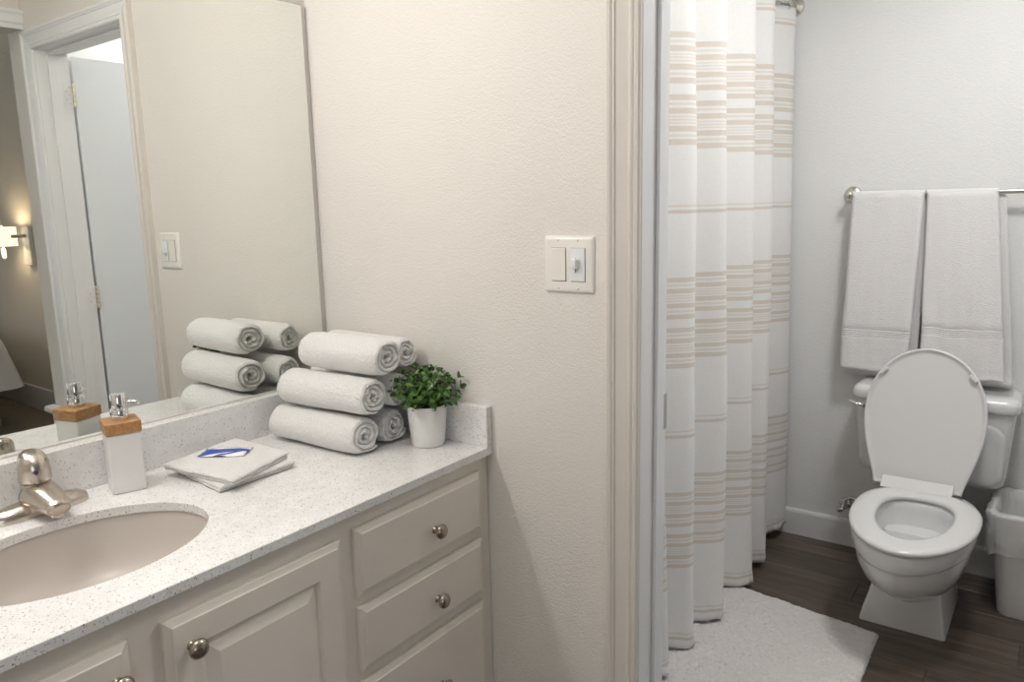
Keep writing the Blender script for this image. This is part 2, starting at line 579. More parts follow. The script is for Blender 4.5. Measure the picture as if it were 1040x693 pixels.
# ------------------------------------------------------------------ door casing, jambs, door
# casing profile: s = distance from the inner edge, t = thickness off the wall
CP = [(0.0, 0.0), (0.0, 0.008), (0.003, 0.011), (0.009, 0.012), (0.012, 0.009), (0.015, 0.0115), (0.019, 0.0125), (0.021, 0.0105),
      (0.0235, 0.0105), (0.047, 0.0145), (0.049, 0.0175), (0.051, 0.0145), (0.053, 0.0145), (0.057, 0.018), (0.063, 0.019), (0.065, 0.017), (0.065, 0.0)]
def leg(xin, sgn, z0):
    return loft([[Vector((xin + sgn * s, -t, z0)) for s, t in CP], [Vector((xin + sgn * s, -t, ZD + 0.002 + s)) for s, t in CP]])
obj('trim_1', leg(JL - 0.001, -1, 0), 'trim_cream', kind='structure', label='cream moulded casing on the left of the bathroom doorway', cat='trim')
obj('trim_2', leg(JR + 0.001, 1, 0), 'trim_white', kind='structure', label='white moulded casing on the hinge side, seen in the mirror', cat='trim')
obj('trim_3', loft([[Vector((JL - 0.001 - s, -t, ZD + 0.002 + s)) for s, t in CP], [Vector((JR + 0.001 + s, -t, ZD + 0.002 + s)) for s, t in CP]]), 'trim_white', kind='structure', label='white head casing over the bathroom doorway in the mirror', cat='trim')
jb = thing('trim_4', (JL, 0.06, 0), 'white door jamb beside the striped curtain', 'trim', kind='structure')
obj('jamb_board', box(JL - 0.0175, JL, 0.0005, T, 0, ZD), 'trim_white', jb, bevel=0.001)
obj('door_stop', box(JL, JL + 0.0085, 0.058, 0.090, 0, ZD), 'trim_white', jb, bevel=0.002)
st = obj('strike_plate', box(JL, JL + 0.0015, T - 0.024, T + 0.004, 0.925, 1.000), 'bar_nickel', jb, bevel=0.0005)
jr = thing('trim_5', (JR, 0.06, 0), 'white hinge-side door jamb seen in the mirror', 'trim', kind='structure')
obj('jamb_board', box(JR, JR + 0.0175, 0.0005, T, 0, ZD), 'trim_white', jr, bevel=0.001)
obj('door_stop', box(JR - 0.005, JR, 0.040, 0.075, 0, ZD), 'trim_white', jr, bevel=0.002)
jh = thing('trim_6', ((JL + JR) / 2, 0.06, ZD), 'white head jamb over the bathroom doorway', 'trim', kind='structure')
obj('jamb_board', box(JL - 0.0175, JR + 0.0175, 0.0005, T, ZD, ZD + 0.0175), 'trim_white', jh)
obj('door_stop', box(JL + 0.0085, JR - 0.005, 0.040, 0.075, ZD - 0.011, ZD), 'trim_white', jh, bevel=0.002)
dr = thing('door_1', (JR + 0.02, T + 0.02, 0), 'pale white flat door standing open, seen in the mirror', 'door', kind='structure')
obj('door_slab', box(JR + 0.004, JR + 0.039, T + 0.012, T + 0.012 + 0.64, 0.012, ZD - 0.005), 'door_white', dr, bevel=0.002)
for z in (0.28, 1.02, 1.79):
    hg = obj('hinge', box(JR - 0.0015, JR, T - 0.028, T, z, z + 0.09), 'trim_white', dr)
    for k in range(5):
        obj('hinge_knuckle', lathe([(0.0055, 0), (0.006, 0.001), (0.006, 0.016), (0.0055, 0.017)], (JR - 0.003, T + 0.0065, z + 0.002 + k * 0.0175), n=12), 'hinge_metal', hg, smooth=True, auto=40)
    for dy, dz in ((-0.008, 0.015), (-0.020, 0.03), (-0.008, 0.045), (-0.020, 0.06), (-0.008, 0.075)):
        obj('screw', lathe([(0.003, 0), (0.0025, 0.0012)], (JR - 0.0015, T + dy, z + dz), (-1, 0, 0), 10), 'hinge_metal', hg)

# ------------------------------------------------------------------ mirror
mi = thing('wall_mirror', (xm(-0.65), -0.65, HT), 'large frameless wall mirror standing on the speckled backsplash', 'mirror')
y0, y1, zt = -1.45, -0.016, 1.880
def mslab(d0, d1, ya, yb, za, zb):
    V = [(xm(yy) + d, yy, z) for d in (d0, d1) for yy in (ya, yb) for z in (za, zb)]
    return V, [(0, 1, 3, 2), (4, 6, 7, 5), (0, 4, 5, 1), (2, 3, 7, 6), (0, 2, 6, 4), (1, 5, 7, 3)]
obj('backing', mslab(-0.0062, -0.0012, y0, y1 + 0.0012, HT + 0.0005, zt + 0.0012), 'mirror_gap_shade', mi)  # dark rim past the glass stands in for the shadow at the wall
obj('glass', mslab(-0.0011, 0.0, y0, y1, HT + 0.001, zt), 'mirror_silver', mi)
ycl = -0.545
obj('clip', join(mslab(0.0003, 0.0022, ycl - 0.011, ycl + 0.009, HT + 0.0005, HT + 0.006), mslab(0.0003, 0.006, ycl - 0.011, ycl + 0.009, HT + 0.0005, HT + 0.0022)), 'bar_nickel', mi, bevel=0.0006)
obj('bottom_channel', mslab(0.0003, 0.0015, y0, y1, HT + 0.0002, HT + 0.0030), 'bar_nickel', mi)

# ------------------------------------------------------------------ countertop with sink cut-out
ct = thing('countertop', (0.25, -0.75, H - 0.018), 'white speckled quartz countertop with a backsplash and oval sink cut-out', 'countertop')
YB = -1.5
SX, SY, SRX, SRY = 0.287, -0.79, 0.156, 0.21
def slab_with_hole():
    n = 96
    ell = [(SX + SRX * math.cos(2 * PI * k / n), SY + SRY * math.sin(2 * PI * k / n)) for k in range(n)]
    x0, x1, ya, yb = -0.055, D, YB, -0.0005
    rect = []
    for k in range(n):
        c, s = math.cos(2 * PI * k / n), math.sin(2 * PI * k / n)
        c2, s2 = c * SRX, s * SRY
        ts = []
        if c2 > 1e-9: ts.append((x1 - SX) / c2)
        if c2 < -1e-9: ts.append((x0 - SX) / c2)
        if s2 > 1e-9: ts.append((yb - SY) / s2)
        if s2 < -1e-9: ts.append((ya - SY) / s2)
        t = min(ts)
        rect.append([SX + t * c2, SY + t * s2])
    for cx, cy in ((x0, ya), (x0, yb), (x1, ya), (x1, yb)):
        k = min(range(n), key=lambda i: (rect[i][0] - cx) ** 2 + (rect[i][1] - cy) ** 2)
        rect[k] = [cx, cy]
    zt_, zb = H, H - 0.018
    V = [(p[0], p[1], zt_) for p in ell] + [(p[0], p[1], zt_) for p in rect] + [(p[0], p[1], zb) for p in rect] + [(p[0], p[1], zb) for p in ell]
    F = []
    for i in range(4):
        a, b = i * n, ((i + 1) % 4) * n
        for k in range(n):
            F.append((a + k, a + (k + 1) % n, b + (k + 1) % n, b + k))
    return V, F
obj('slab', slab_with_hole(), 'quartz', ct, bevel=0.0016)
V = []
TS = 0.0195
for z in (H, HT):
    V += [(xm(-0.0005) - 0.006, -0.0005, z), (TS, -0.0005, z), (TS, YB, z), (xm(YB) - 0.006, YB, z)]
obj('backsplash', (V, [(3, 2, 1, 0), (4, 5, 6, 7), (0, 1, 5, 4), (1, 2, 6, 5), (2, 3, 7, 6), (3, 0, 4, 7)]), 'quartz', ct, bevel=0.0014)
obj('side_splash', box(TS + 0.0003, D, -TS, -0.0005, H, HT), 'quartz', ct, bevel=0.0014)

sk = thing('sink_basin', (SX, SY, H - 0.17), 'oval undermount ceramic sink set into the speckled countertop', 'sink')
rings = []
def er(f, z, ex=2.0):
    return superring(SX, SY, SRX * f + (0.004 if f > 0.9 else 0), SRY * f + (0.004 if f > 0.9 else 0), z, 64, ex)
inner = [(1.0, -0.0185), (0.985, -0.030), (0.96, -0.055), (0.91, -0.085), (0.82, -0.112), (0.66, -0.134), (0.42, -0.146), (0.16, -0.150)]
rings = [er(f, H + z) for f, z in inner]
outer = [(0.18, -0.160), (0.45, -0.157), (0.70, -0.145), (0.87, -0.122), (0.97, -0.09), (1.02, -0.055), (1.05, -0.030), (1.10, -0.0245), (1.10, -0.0185)]
rings += [er(f, H + z) for f, z in outer]
rings.append(rings[0])
V, F = loft(rings, False, False)
obj('bowl', (V, F), 'sink_ceramic', sk, smooth=True)
dn = obj('drain', lathe([(0.0, -0.1495), (0.012, -0.1495), (0.018, -0.1475), (0.024, -0.1475), (0.027, -0.150), (0.027, -0.155)], (SX, SY, H), n=28, cap=False), 'chrome', sk, smooth=True)

# ------------------------------------------------------------------ faucet
FX, FY = 0.062, -0.757
fa = thing('faucet', (FX, FY, H), 'brushed nickel single handle faucet beside the oval sink', 'faucet')
rings = []
for z, hx, hy in ((0.0, 0.028, 0.086), (0.007, 0.028, 0.086), (0.014, 0.0265, 0.084), (0.020, 0.022, 0.074), (0.024, 0.018, 0.055), (0.027, 0.012, 0.035)):
    rings.append(superring(FX, FY, hx, hy, H + 0.0003 + z, 48, 2.6))
obj('base_plate', loft(rings), 'satin_nickel', fa, smooth=True, auto=60)
rings = []
for z, r, ox in ((0.012, 0.033, 0.004), (0.022, 0.030, 0.003), (0.035, 0.0275, 0.002), (0.048, 0.026, 0.001), (0.056, 0.0255, 0.0), (0.059, 0.0245, 0.0)):
    rings.append(superring(FX + ox, FY, r, r, H + z, 36))
obj('body', loft(rings), 'satin_nickel', fa, smooth=True, auto=60)
rings = []
for k in range(13):
    t = k / 12
    cx = FX + 0.004 + 0.080 * t
    cz = H + 0.036 - 0.011 * t ** 1.6
    ry = 0.034 - 0.012 * t ** 1.3
    rz = 0.027 - 0.012 * t ** 1.2
    tl = -0.35 * t
    ring = []
    for q in range(28):
        a = 2 * PI * q / 28
        yy = ry * math.cos(a)
        zz = rz * math.sin(a)
        if zz < 0: zz *= 0.85
        ring.append(Vector((cx + zz * 0.35 * t, FY + yy, cz + zz)))
    rings.append(ring)
tip = rings[-1]
cen = sum(tip, Vector()) / len(tip)
for s, dx in ((0.85, 0.004), (0.5, 0.006)):
    rings.append([cen + (p - cen) * s + Vector((dx, 0, -0.001)) for p in tip])
sp = obj('spout', loft(rings), 'satin_nickel', fa, smooth=True)
obj('aerator', lathe([(0.0095, 0), (0.011, 0.001), (0.011, 0.010), (0.010, 0.012)], (FX + 0.072, FY, H + 0.008), n=20), 'chrome', sp, smooth=True, auto=40)
rings = []
for z, r, ox in ((0.0605, 0.0255, 0.0), (0.063, 0.0270, 0.0), (0.070, 0.0272, 0.0), (0.084, 0.0262, 0.0), (0.096, 0.0248, 0.0), (0.104, 0.0232, -0.001), (0.110, 0.0200, -0.002), (0.114, 0.0150, -0.004), (0.1155, 0.008, -0.004)):
    rings.append([Vector((p.x, p.y, p.z - 0.18 * (p.x - FX) * (1 if z > 0.1 else 0))) for p in superring(FX + ox, FY, r, r, H + z, 36)])
hn = obj('handle', loft(rings), 'satin_nickel', fa, smooth=True)
a = 0.0
dirx = Vector((0.96, -0.28, 0)).normalized()
pc = Vector((FX, FY, H + 0.083)) + dirx * 0.0256
obj('temperature_mark', lathe([(0.0042, 0), (0.0038, 0.0016), (0.001, 0.0020)], pc, dirx, 14), 'dot_blue', hn, smooth=True, label='blue and red temperature dot')
obj('temperature_mark', lathe([(0.0024, 0), (0.0015, 0.0022)], pc + Vector((-0.0008, -0.0031, 0.0004)), dirx, 10), 'dot_red', hn, smooth=True)
V, F = box(-0.0032, 0.0032, -0.003, 0.003, 0, 0.018)
rotm = Matrix.Rotation(math.atan2(dirx.y, dirx.x), 4, 'Z')
V = [rotm @ Vector(v) + Vector((FX, FY, H + 0.061)) + dirx * 0.0266 for v in V]
obj('lever_stub', (V, F), 'satin_nickel', hn, bevel=0.0018)

# ------------------------------------------------------------------ vanity cabinet
XFm, XO = 0.520, 0.5355
va = thing('vanity_cabinet', (0.26, -0.75, 0), 'cream painted vanity cabinet with raised panel doors and three drawers', 'cabinet')
obj('body', join(box(0.0, XFm - 0.019, YB + 0.02, -0.0015, 0.10, 0.118), box(0.0, 0.012, YB + 0.02, -0.0015, 0.118, H - 0.0185),
                 box(0.012, XFm - 0.019, -0.018, -0.0015, 0.118, H - 0.0185), box(0.012, XFm - 0.019, YB + 0.02, YB + 0.038, 0.118, H - 0.0185),
                 box(0.012, XFm - 0.019, -0.445, -0.428, 0.118, H - 0.0185), box(0.0, 0.44, YB + 0.03, -0.005, 0.0, 0.10)), 'cabinet_paint', va)
# face frame: rails and stiles
def ff(ya, yb, za, zb):
    return box(XFm - 0.019, XFm, ya, yb, za, zb)
ys = [(-0.045, -0.0015), (-0.462, -0.410), (-0.86, -0.785), (YB + 0.02, -1.17)]
for ya, yb in ys:
    obj('stile', ff(ya, yb, 0.10, H - 0.0185), 'cabinet_paint', va)
for (ya, yb) in ((-0.410, -0.045), (-0.785, -0.462), (-1.17, -0.86)):
    obj('rail', ff(ya, yb, 0.775, H - 0.0185), 'cabinet_paint', va)
    obj('rail', ff(ya, yb, 0.10, 0.17), 'cabinet_paint', va)
for z in (0.657, 0.5045):
    obj('rail', ff(-0.410, -0.045, z - 0.02, z + 0.02), 'cabinet_paint', va)

def front(y0, y1, z0, z1, prof):
    rings = []
    for ins, x in prof:
        rings.append([Vector((x, y0 + ins, z0 + ins)), Vector((x, y1 - ins, z0 + ins)), Vector((x, y1 - ins, z1 - ins)), Vector((x, y0 + ins, z1 - ins))])
    return loft(rings)
KP = [(0.0085, 0), (0.0085, 0.001), (0.0060, 0.003), (0.0055, 0.010), (0.0075, 0.013), (0.0145, 0.0155), (0.0160, 0.0180), (0.0157, 0.0205), (0.0130, 0.0245), (0.0080, 0.0270), (0.0025, 0.0279)]
def knob(y, z, par):
    obj('knob', lathe(KP, (XO, y, z), (1, 0, 0), 28), 'knob_nickel', par, smooth=True, auto=60)
DP = [(0, XFm + 0.0002), (0, XFm + 0.0085), (0.0015, XFm + 0.010), (0.012, XO - 0.002), (0.0135, XO), (0.0145, XO)]
for z0, z1, kz in ((0.668, 0.807, 0.728), (0.514, 0.648, 0.572), (0.232, 0.495, 0.371)):
    d = obj('drawer', front(-0.418, -0.040, z0, z1, DP), 'cabinet_paint', va, bevel=0.0006)
    knob(-0.203, kz, d)
DRP = [(0, XFm + 0.0002), (0, XFm + 0.0085), (0.0015, XFm + 0.010), (0.011, XO - 0.002), (0.0125, XO), (0.055, XO), (0.057, XO - 0.001), (0.060, XO - 0.008),
       (0.064, XO - 0.0085), (0.084, XO - 0.0015), (0.0855, XO - 0.0008)]
for ya, yb, ky in ((-0.797, -0.452, -0.757), (-1.185, -0.848, -0.872)):
    d = obj('cabinet_door', front(ya, yb, 0.145, 0.800, DRP), 'cabinet_paint', va, bevel=0.0006)
    knob(ky, 0.748, d)

# ------------------------------------------------------------------ soap dispenser
e1 = Vector((0.32, 0.947, 0)).normalized()
e2 = Vector((-e1.y, e1.x, 0))
HB = 0.0305
sc = Vector((0.100, -0.640, H)) + e1 * HB + e2 * HB
so = thing('soap_dispenser', sc, 'square white soap dispenser with a wooden collar and chrome pump', 'soap dispenser')
def sring(h, r, z):
    return [sc + e1 * p.x + e2 * p.y + Vector((0, 0, z)) for p in rrect(0, 0, h, h, r, 0, 4)]
obj('bottle', loft([sring(HB - 0.002, 0.004, 0.0003), sring(HB, 0.004, 0.003), sring(HB, 0.004, 0.1165), sring(HB - 0.0015, 0.004, 0.1185)]), 'soap_white', so, smooth=True, auto=35)
obj('wood_collar', loft([sring(HB + 0.0005, 0.003, 0.1187), sring(HB + 0.002, 0.003, 0.120), sring(HB + 0.002, 0.003, 0.1405), sring(HB + 0.0005, 0.003, 0.1418)]), 'cap_wood', so, smooth=True, auto=35)
pc = sc + Vector((0, 0, 0.1418))
obj('pump_collar', lathe([(0.0160, 0), (0.0165, 0.0008), (0.0165, 0.0205), (0.0155, 0.022), (0.0075, 0.0225), (0.0075, 0.028)], pc, n=32), 'chrome', so, smooth=True, auto=40)
ph = obj('pump_head', lathe([(0.0135, 0.0265), (0.0145, 0.0275), (0.0145, 0.0500), (0.0135, 0.0515)], pc, n=32), 'chrome', so, smooth=True, auto=40)
nd = Vector((0.62, 0.78, 0)).normalized()
p0 = pc + Vector((0, 0, 0.034)) + nd * 0.012
obj('nozzle', tube([p0, p0 + nd * 0.010, p0 + nd * 0.020 + Vector((0, 0, -0.001)), p0 + nd * 0.026 + Vector((0, 0, -0.004))], 0.003, 12), 'chrome', ph, smooth=True)

# ------------------------------------------------------------------ washcloths and packet
def soft_cloth(name, corners, z0, layers, label, seed, group):
    """folded cloth: several rounded layers, one mesh"""
    random.seed(seed)
    parts = []
    th = 0.0078
    A, B_, C_, D_ = [Vector((c[0], c[1], 0)) for c in corners]
    cen = (A + B_ + C_ + D_) / 4
    ts = [0, .006, .014, .026, .042, .065] + [.065 + .87 * q / 15 for q in range(1, 15)] + [.935, .958, .974, .986, .994, 1]
    n = len(ts) - 1
    for L in range(layers):
        V, F = [], []
        jit = [Vector((random.uniform(-.004, .004), random.uniform(-.004, .004), 0)) for _ in range(4)]
        a, b, c, d = A + jit[0], B_ + jit[1], C_ + jit[2], D_ + jit[3]
        for side in (0, 1):
            for i in range(n + 1):
                for j in range(n + 1):
                    u, v = ts[i], ts[j]
                    p = a.lerp(b, u).lerp(d.lerp(c, u), v)
                    e = min(u, 1 - u, v, 1 - v) * 0.19
                    hh = th * 0.5 * min(1.0, 0.12 + 0.88 * math.sqrt(max(0, 1 - (1 - min(1, e / 0.0065)) ** 2)))
                    wob = noise.noise(Vector((p.x * 22, p.y * 22, seed + L * 3.1)))
                    q = p + (p - cen).normalized() * noise.noise(Vector((p.x * 30, p.y * 30, seed * 2 + L))) * 0.003
                    zz = z0 + th * (L + 0.5) + (hh if side else -hh)
                    lift = 0.0016 * wob * (L + (1 if side else 0)) / layers
                    edge = max(0, 1 - e / 0.03)
                    lift += -0.0010 * edge * L - (0.002 * edge if z0 > H + 0.01 else 0)
                    V.append((q.x, q.y, max(H + 0.0005, zz + lift)))
        m = (n + 1) * (n + 1)
        for i in range(n):
            for j in range(n):
                k = i * (n + 1) + j
                F.append((k, k + 1, k + n + 2, k + n + 1))
                F.append((m + k, m + k + n + 1, m + k + n + 2, m + k + 1))
        rim = [i * (n + 1) for i in range(n)] + [n * (n + 1) + j for j in range(n)] + [(n - i) * (n + 1) + n for i in range(n)] + [n - j for j in range(n)]
        for k in range(len(rim)):
            p, q = rim[k], rim[(k + 1) % len(rim)]
            F.append((p, q, q + m, p + m))
        parts.append((V, F))
    return obj(name, join(*parts), 'terry_white', smooth=True, label=label, cat='washcloth', group=group)
soft_cloth('washcloth', [(0.082, -0.498), (0.268, -0.520), (0.268, -0.340), (0.090, -0.318)], H + 0.0004, 2, 'lower folded white washcloth, mostly covered, on the speckled counter', 3, 'folded washcloths on the counter')
soft_cloth('washcloth', [(0.085, -0.528), (0.295, -0.506), (0.247, -0.335), (0.055, -0.330)], H + 0.0165, 2, 'upper folded white washcloth carrying a small blue packet', 8, 'folded washcloths on the counter')
# sachet
def packet():
    base = Vector((0.143, -0.418, H + 0.0342))
    ux = Vector((0.81, 0.58, 0)).normalized()
    uy = Vector((-ux.y, ux.x, 0))
    n, m = 26, 12
    Lx, Ly = 0.098, 0.062
    V, F, UV = [], [], []
    for side in (0, 1):
        for i in range(n + 1):
            for j in range(m + 1):
                u, v = i / n, j / m
                e = min(u, 1 - u) / 0.5
                e2 = min(v, 1 - v) / 0.5
                puff = 0.0045 * (min(1, e * 2.2) * min(1, e2 * 1.5)) ** 0.6
                cr = 0.0035 * noise.noise(Vector((u * 3.1, v * 2.3, 4.2))) + 0.004 * (abs(u - 0.5) * 2) ** 3 * noise.noise(Vector((u * 5, v * 4, 1.2)))
                z = (puff if side else 0) + max(0, cr) + (0.0004 if side else 0)
                p = base + ux * (u - 0.5) * Lx + uy * (v - 0.5) * Ly + Vector((0, 0, z))
                V.append(p); UV.append((u, v))
    K = (n + 1) * (m + 1)
    for i in range(n):
        for j in range(m):
            k = i * (m + 1) + j
            F.append((k, k + 1, k + m + 2, k + m + 1))
            F.append((K + k, K + k + m + 1, K + k + m + 2, K + k + 1))
    rim = [i * (m + 1) for i in range(n)] + [n * (m + 1) + j for j in range(m)] + [(n - i) * (m + 1) + m for i in range(n)] + [m - j for j in range(m)]
    for k in range(len(rim)):
        p, q = rim[k], rim[(k + 1) % len(rim)]
        F.append((p, q, q + K, p + K))
    o = obj('wipe_packet', (V, F), 'packet_print', smooth=True, label='small white foil packet with blue swoosh print on the washcloths', cat='packet')
    uvl = o.data.uv_layers.new(name='UVMap')
    for lp in o.data.loops:
        uvl.data[lp.index].uv = UV[lp.vertex_index]
packet()

# ------------------------------------------------------------------ rolled towels
def towel_roll(x0, x1, yc, zc, rx, rz, seed, label, skew=0.0, endang=0.0, turns=3.1):
    random.seed(seed)
    n = 170
    start = endang - turns * 2 * PI
    th0 = 1.0 / (turns + 0.55)          # layer pitch in units of radius
    V, F = [], []
    m = 40
    L = x1 - x0
    for i in range(n + 1):
        t = i / n
        a = start + t * turns * 2 * PI
        rad = th0 * 0.45 + (1 - th0 * 0.45 - th0 * 0.45) * t
        half = th0 * 0.455
        cx_, cz_ = math.cos(a), math.sin(a)
        # taper the ends of the sheet
        endt = min(1.0, min(t, 1 - t) / 0.015)
        half *= 0.35 + 0.65 * math.sqrt(endt)
        e0 = noise.noise(Vector((cx_ * 1.3 + seed, cz_ * 1.3, t * 3))) * 0.007 + (1 - t) * 0.004
        e1_ = noise.noise(Vector((cx_ * 1.3, cz_ * 1.3 + seed, t * 3 + 9))) * 0.007 + (1 - t) * 0.004
        hw = half * rx * 1.5
        for k in range(m):
            # rounded-rectangle loop (axis coordinate, radial offset)
            if k < m // 2:
                s = k / (m // 2 - 1)
                ax, ro = None, 1
            else:
                s = 1 - (k - m // 2) / (m // 2 - 1)
                ro = -1
            # distribute: first and last quarter around the rounded ends
            if s < 0.2:
                ang = (s / 0.2) * PI / 2
                axc = hw * (1 - math.cos(ang)) + e0
                off = math.sin(ang)
            elif s > 0.8:
                ang = ((1 - s) / 0.2) * PI / 2
                axc = L - hw * (1 - math.cos(ang)) - e1_
                off = math.sin(ang)
            else:
                axc = hw + e0 + (L - 2 * hw - e0 - e1_) * (s - 0.2) / 0.6
                off = 1
            rr = rad + ro * half * off
            px_, pz_ = rr * cx_, rr * cz_
            # squashed, lumpy cross-section
            lump = 1 + 0.05 * noise.noise(Vector((px_ * 1.6, pz_ * 1.6, seed + axc * 7))) + 0.018 * noise.noise(Vector((px_ * 6, pz_ * 6, seed + axc * 45)))
            de = min(axc, L - axc)
            if de < 0.028:
                lump *= 1 - 0.10 * rr * (1 - de / 0.028) ** 2
            yy = yc + rx * px_ * lump + skew * (axc - L / 2)
            zz = zc + rz * lump * (pz_ if pz_ > -0.72 else -0.72 - (abs(pz_) - 0.72) * 0.55)
            V.append((x0 + axc, yy, zz))
    for i in range(n):
        for k in range(m):
            k2 = (k + 1) % m
            F.append((i * m + k, i * m + k2, (i + 1) * m + k2, (i + 1) * m + k))
    F.append(tuple(range(m - 1, -1, -1)))
    F.append(tuple(range(n * m, n * m + m)))
    zmin = min(v[2] for v in V)
    return obj('rolled_towel', (V, F), 'terry_white', smooth=True, label=label, cat='towel', group='rolled towels stacked on the counter')
tw = 'rolled white towel, '
towel_roll(0.058, 0.338, -0.198, H + 0.0425, 0.054, 0.0465, 1, tw + 'bottom front of the pile beside the washcloths', 0.03, -0.9)
towel_roll(0.055, 0.332, -0.100, H + 0.0415, 0.0470, 0.0455, 2, tw + 'bottom rear of the pile, nearest the plant pot', 0.0, -0.4)
towel_roll(0.074, 0.352, -0.180, H + 0.1275, 0.054, 0.0465, 3, tw + 'middle front of the pile', 0.03, -1.3)
towel_roll(0.055, 0.340, -0.0850, H + 0.1245, 0.0450, 0.0445, 4, tw + 'middle rear of the pile against the wall', 0.0, -0.2)
towel_roll(0.118, 0.368, -0.146, H + 0.2120, 0.0530, 0.0460, 5, tw + 'top front of the pile', 0.03, -1.8)
towel_roll(0.085, 0.338, -0.0550, H + 0.2065, 0.0410, 0.0430, 6, tw + 'top rear of the pile against the wall', 0.0, -0.3)

# ------------------------------------------------------------------ potted plant
PX, PY = 0.402, -0.0665
pp = thing('potted_plant', (PX, PY, H), 'small leafy green plant in a white pot on the counter', 'plant')
obj('pot', lathe([(0.030, 0.0003), (0.0365, 0.001), (0.0385, 0.004), (0.0460, 0.093), (0.0455, 0.0955), (0.0435, 0.0955), (0.0425, 0.093), (0.0405, 0.078)], (PX, PY, H), n=40, cap=True), 'pot_white', pp, smooth=True, auto=50)
obj('soil', lathe([(0.0400, 0.074), (0.0412, 0.084), (0.030, 0.088), (0.012, 0.090)], (PX, PY, H), n=24), 'soil', pp, smooth=True)
def foliage():
    random.seed(12)
    LV, LF, SV, SF = [], [], [], []
    def leaf(p, d, up, ln, wd):
        d = d.normalized(); s = d.cross(up).normalized(); nrm = s.cross(d).normalized()
        k = len(LV)
        pts = [(0, 0, 0), (0.28, 0.75, 0.05), (0.62, 1.0, 0.06), (0.88, 0.6, 0.02), (1.0, 0, -0.06), (0.88, -0.6, 0.02), (0.62, -1.0, 0.06), (0.28, -0.75, 0.05), (0.62, 0, -0.04)]
        for a, b, c in pts:
            LV.append(p + d * a * ln + s * b * wd * 0.5 + nrm * c * ln)
        LF.extend([(k, k + 1, k + 8), (k + 1, k + 2, k + 8), (k + 2, k + 3, k + 8), (k + 3, k + 4, k + 8), (k + 4, k + 5, k + 8), (k + 5, k + 6, k + 8), (k + 6, k + 7, k + 8), (k + 7, k, k + 8)])
    base = Vector((PX, PY, H + 0.088))
    N = 46
    for i in range(N):
        az = i * 2.39996
        el = math.radians(16 + 68 * ((i + 0.5) / N) ** 0.85)     # from low to steep
        R_ = random.uniform(0.90, 1.10)
        dx, dz = math.cos(el), math.sin(el)
        ln = (0.050 + 0.037 * dz) * R_
        root = base + Vector((math.cos(az), math.sin(az), 0)) * 0.026 * dx
        d0 = Vector((math.cos(az) * dx, math.sin(az) * dx, dz * 1.0 + 0.28)).normalized()
        path = []
        for s in range(6):
            t = s / 5
            path.append(root + d0 * ln * t * 0.93 + Vector((math.cos(az), math.sin(az), 0)) * 0.012 * t * t * dx + Vector((0, 0, 0.003 * t)))
        for p in path:
            if p.y > -0.006: p.y = -0.006
        v, f = tube(path, [0.0013 - 0.0002 * s for s in range(6)], 5)
        k = len(SV); SV.extend(v); SF.extend([tuple(q + k for q in ff_) for ff_ in f])
        for s in range(1, 6):
            p = path[s]
            t = (path[s] - path[s - 1]).normalized()
            a0 = random.uniform(0, PI)
            ax = t.cross(Vector((0.3, 0.5, 0.8))).normalized()
            bx = t.cross(ax)
            size = random.uniform(0.80, 1.2) * (0.0195 if s < 5 else 0.0145)
            for q in range(2 if s < 5 else 3):
                ang = a0 + s * 1.57 + q * (PI if s < 5 else 2.1)
                dd = (ax * math.cos(ang) + bx * math.sin(ang)) + t * (0.55 if s < 5 else 1.1)
                leaf(p, dd, t, size, size * 0.66)
    for v in LV:
        if v.y > -0.003: v.y = -0.003 - random.uniform(0, 0.001)
    return (LV, LF), (SV, SF)
lf, sm = foliage()
obj('stems', sm, 'stem_green', pp, smooth=True, kind='stuff')
obj('foliage', lf, 'leaf_green', pp, kind='stuff')

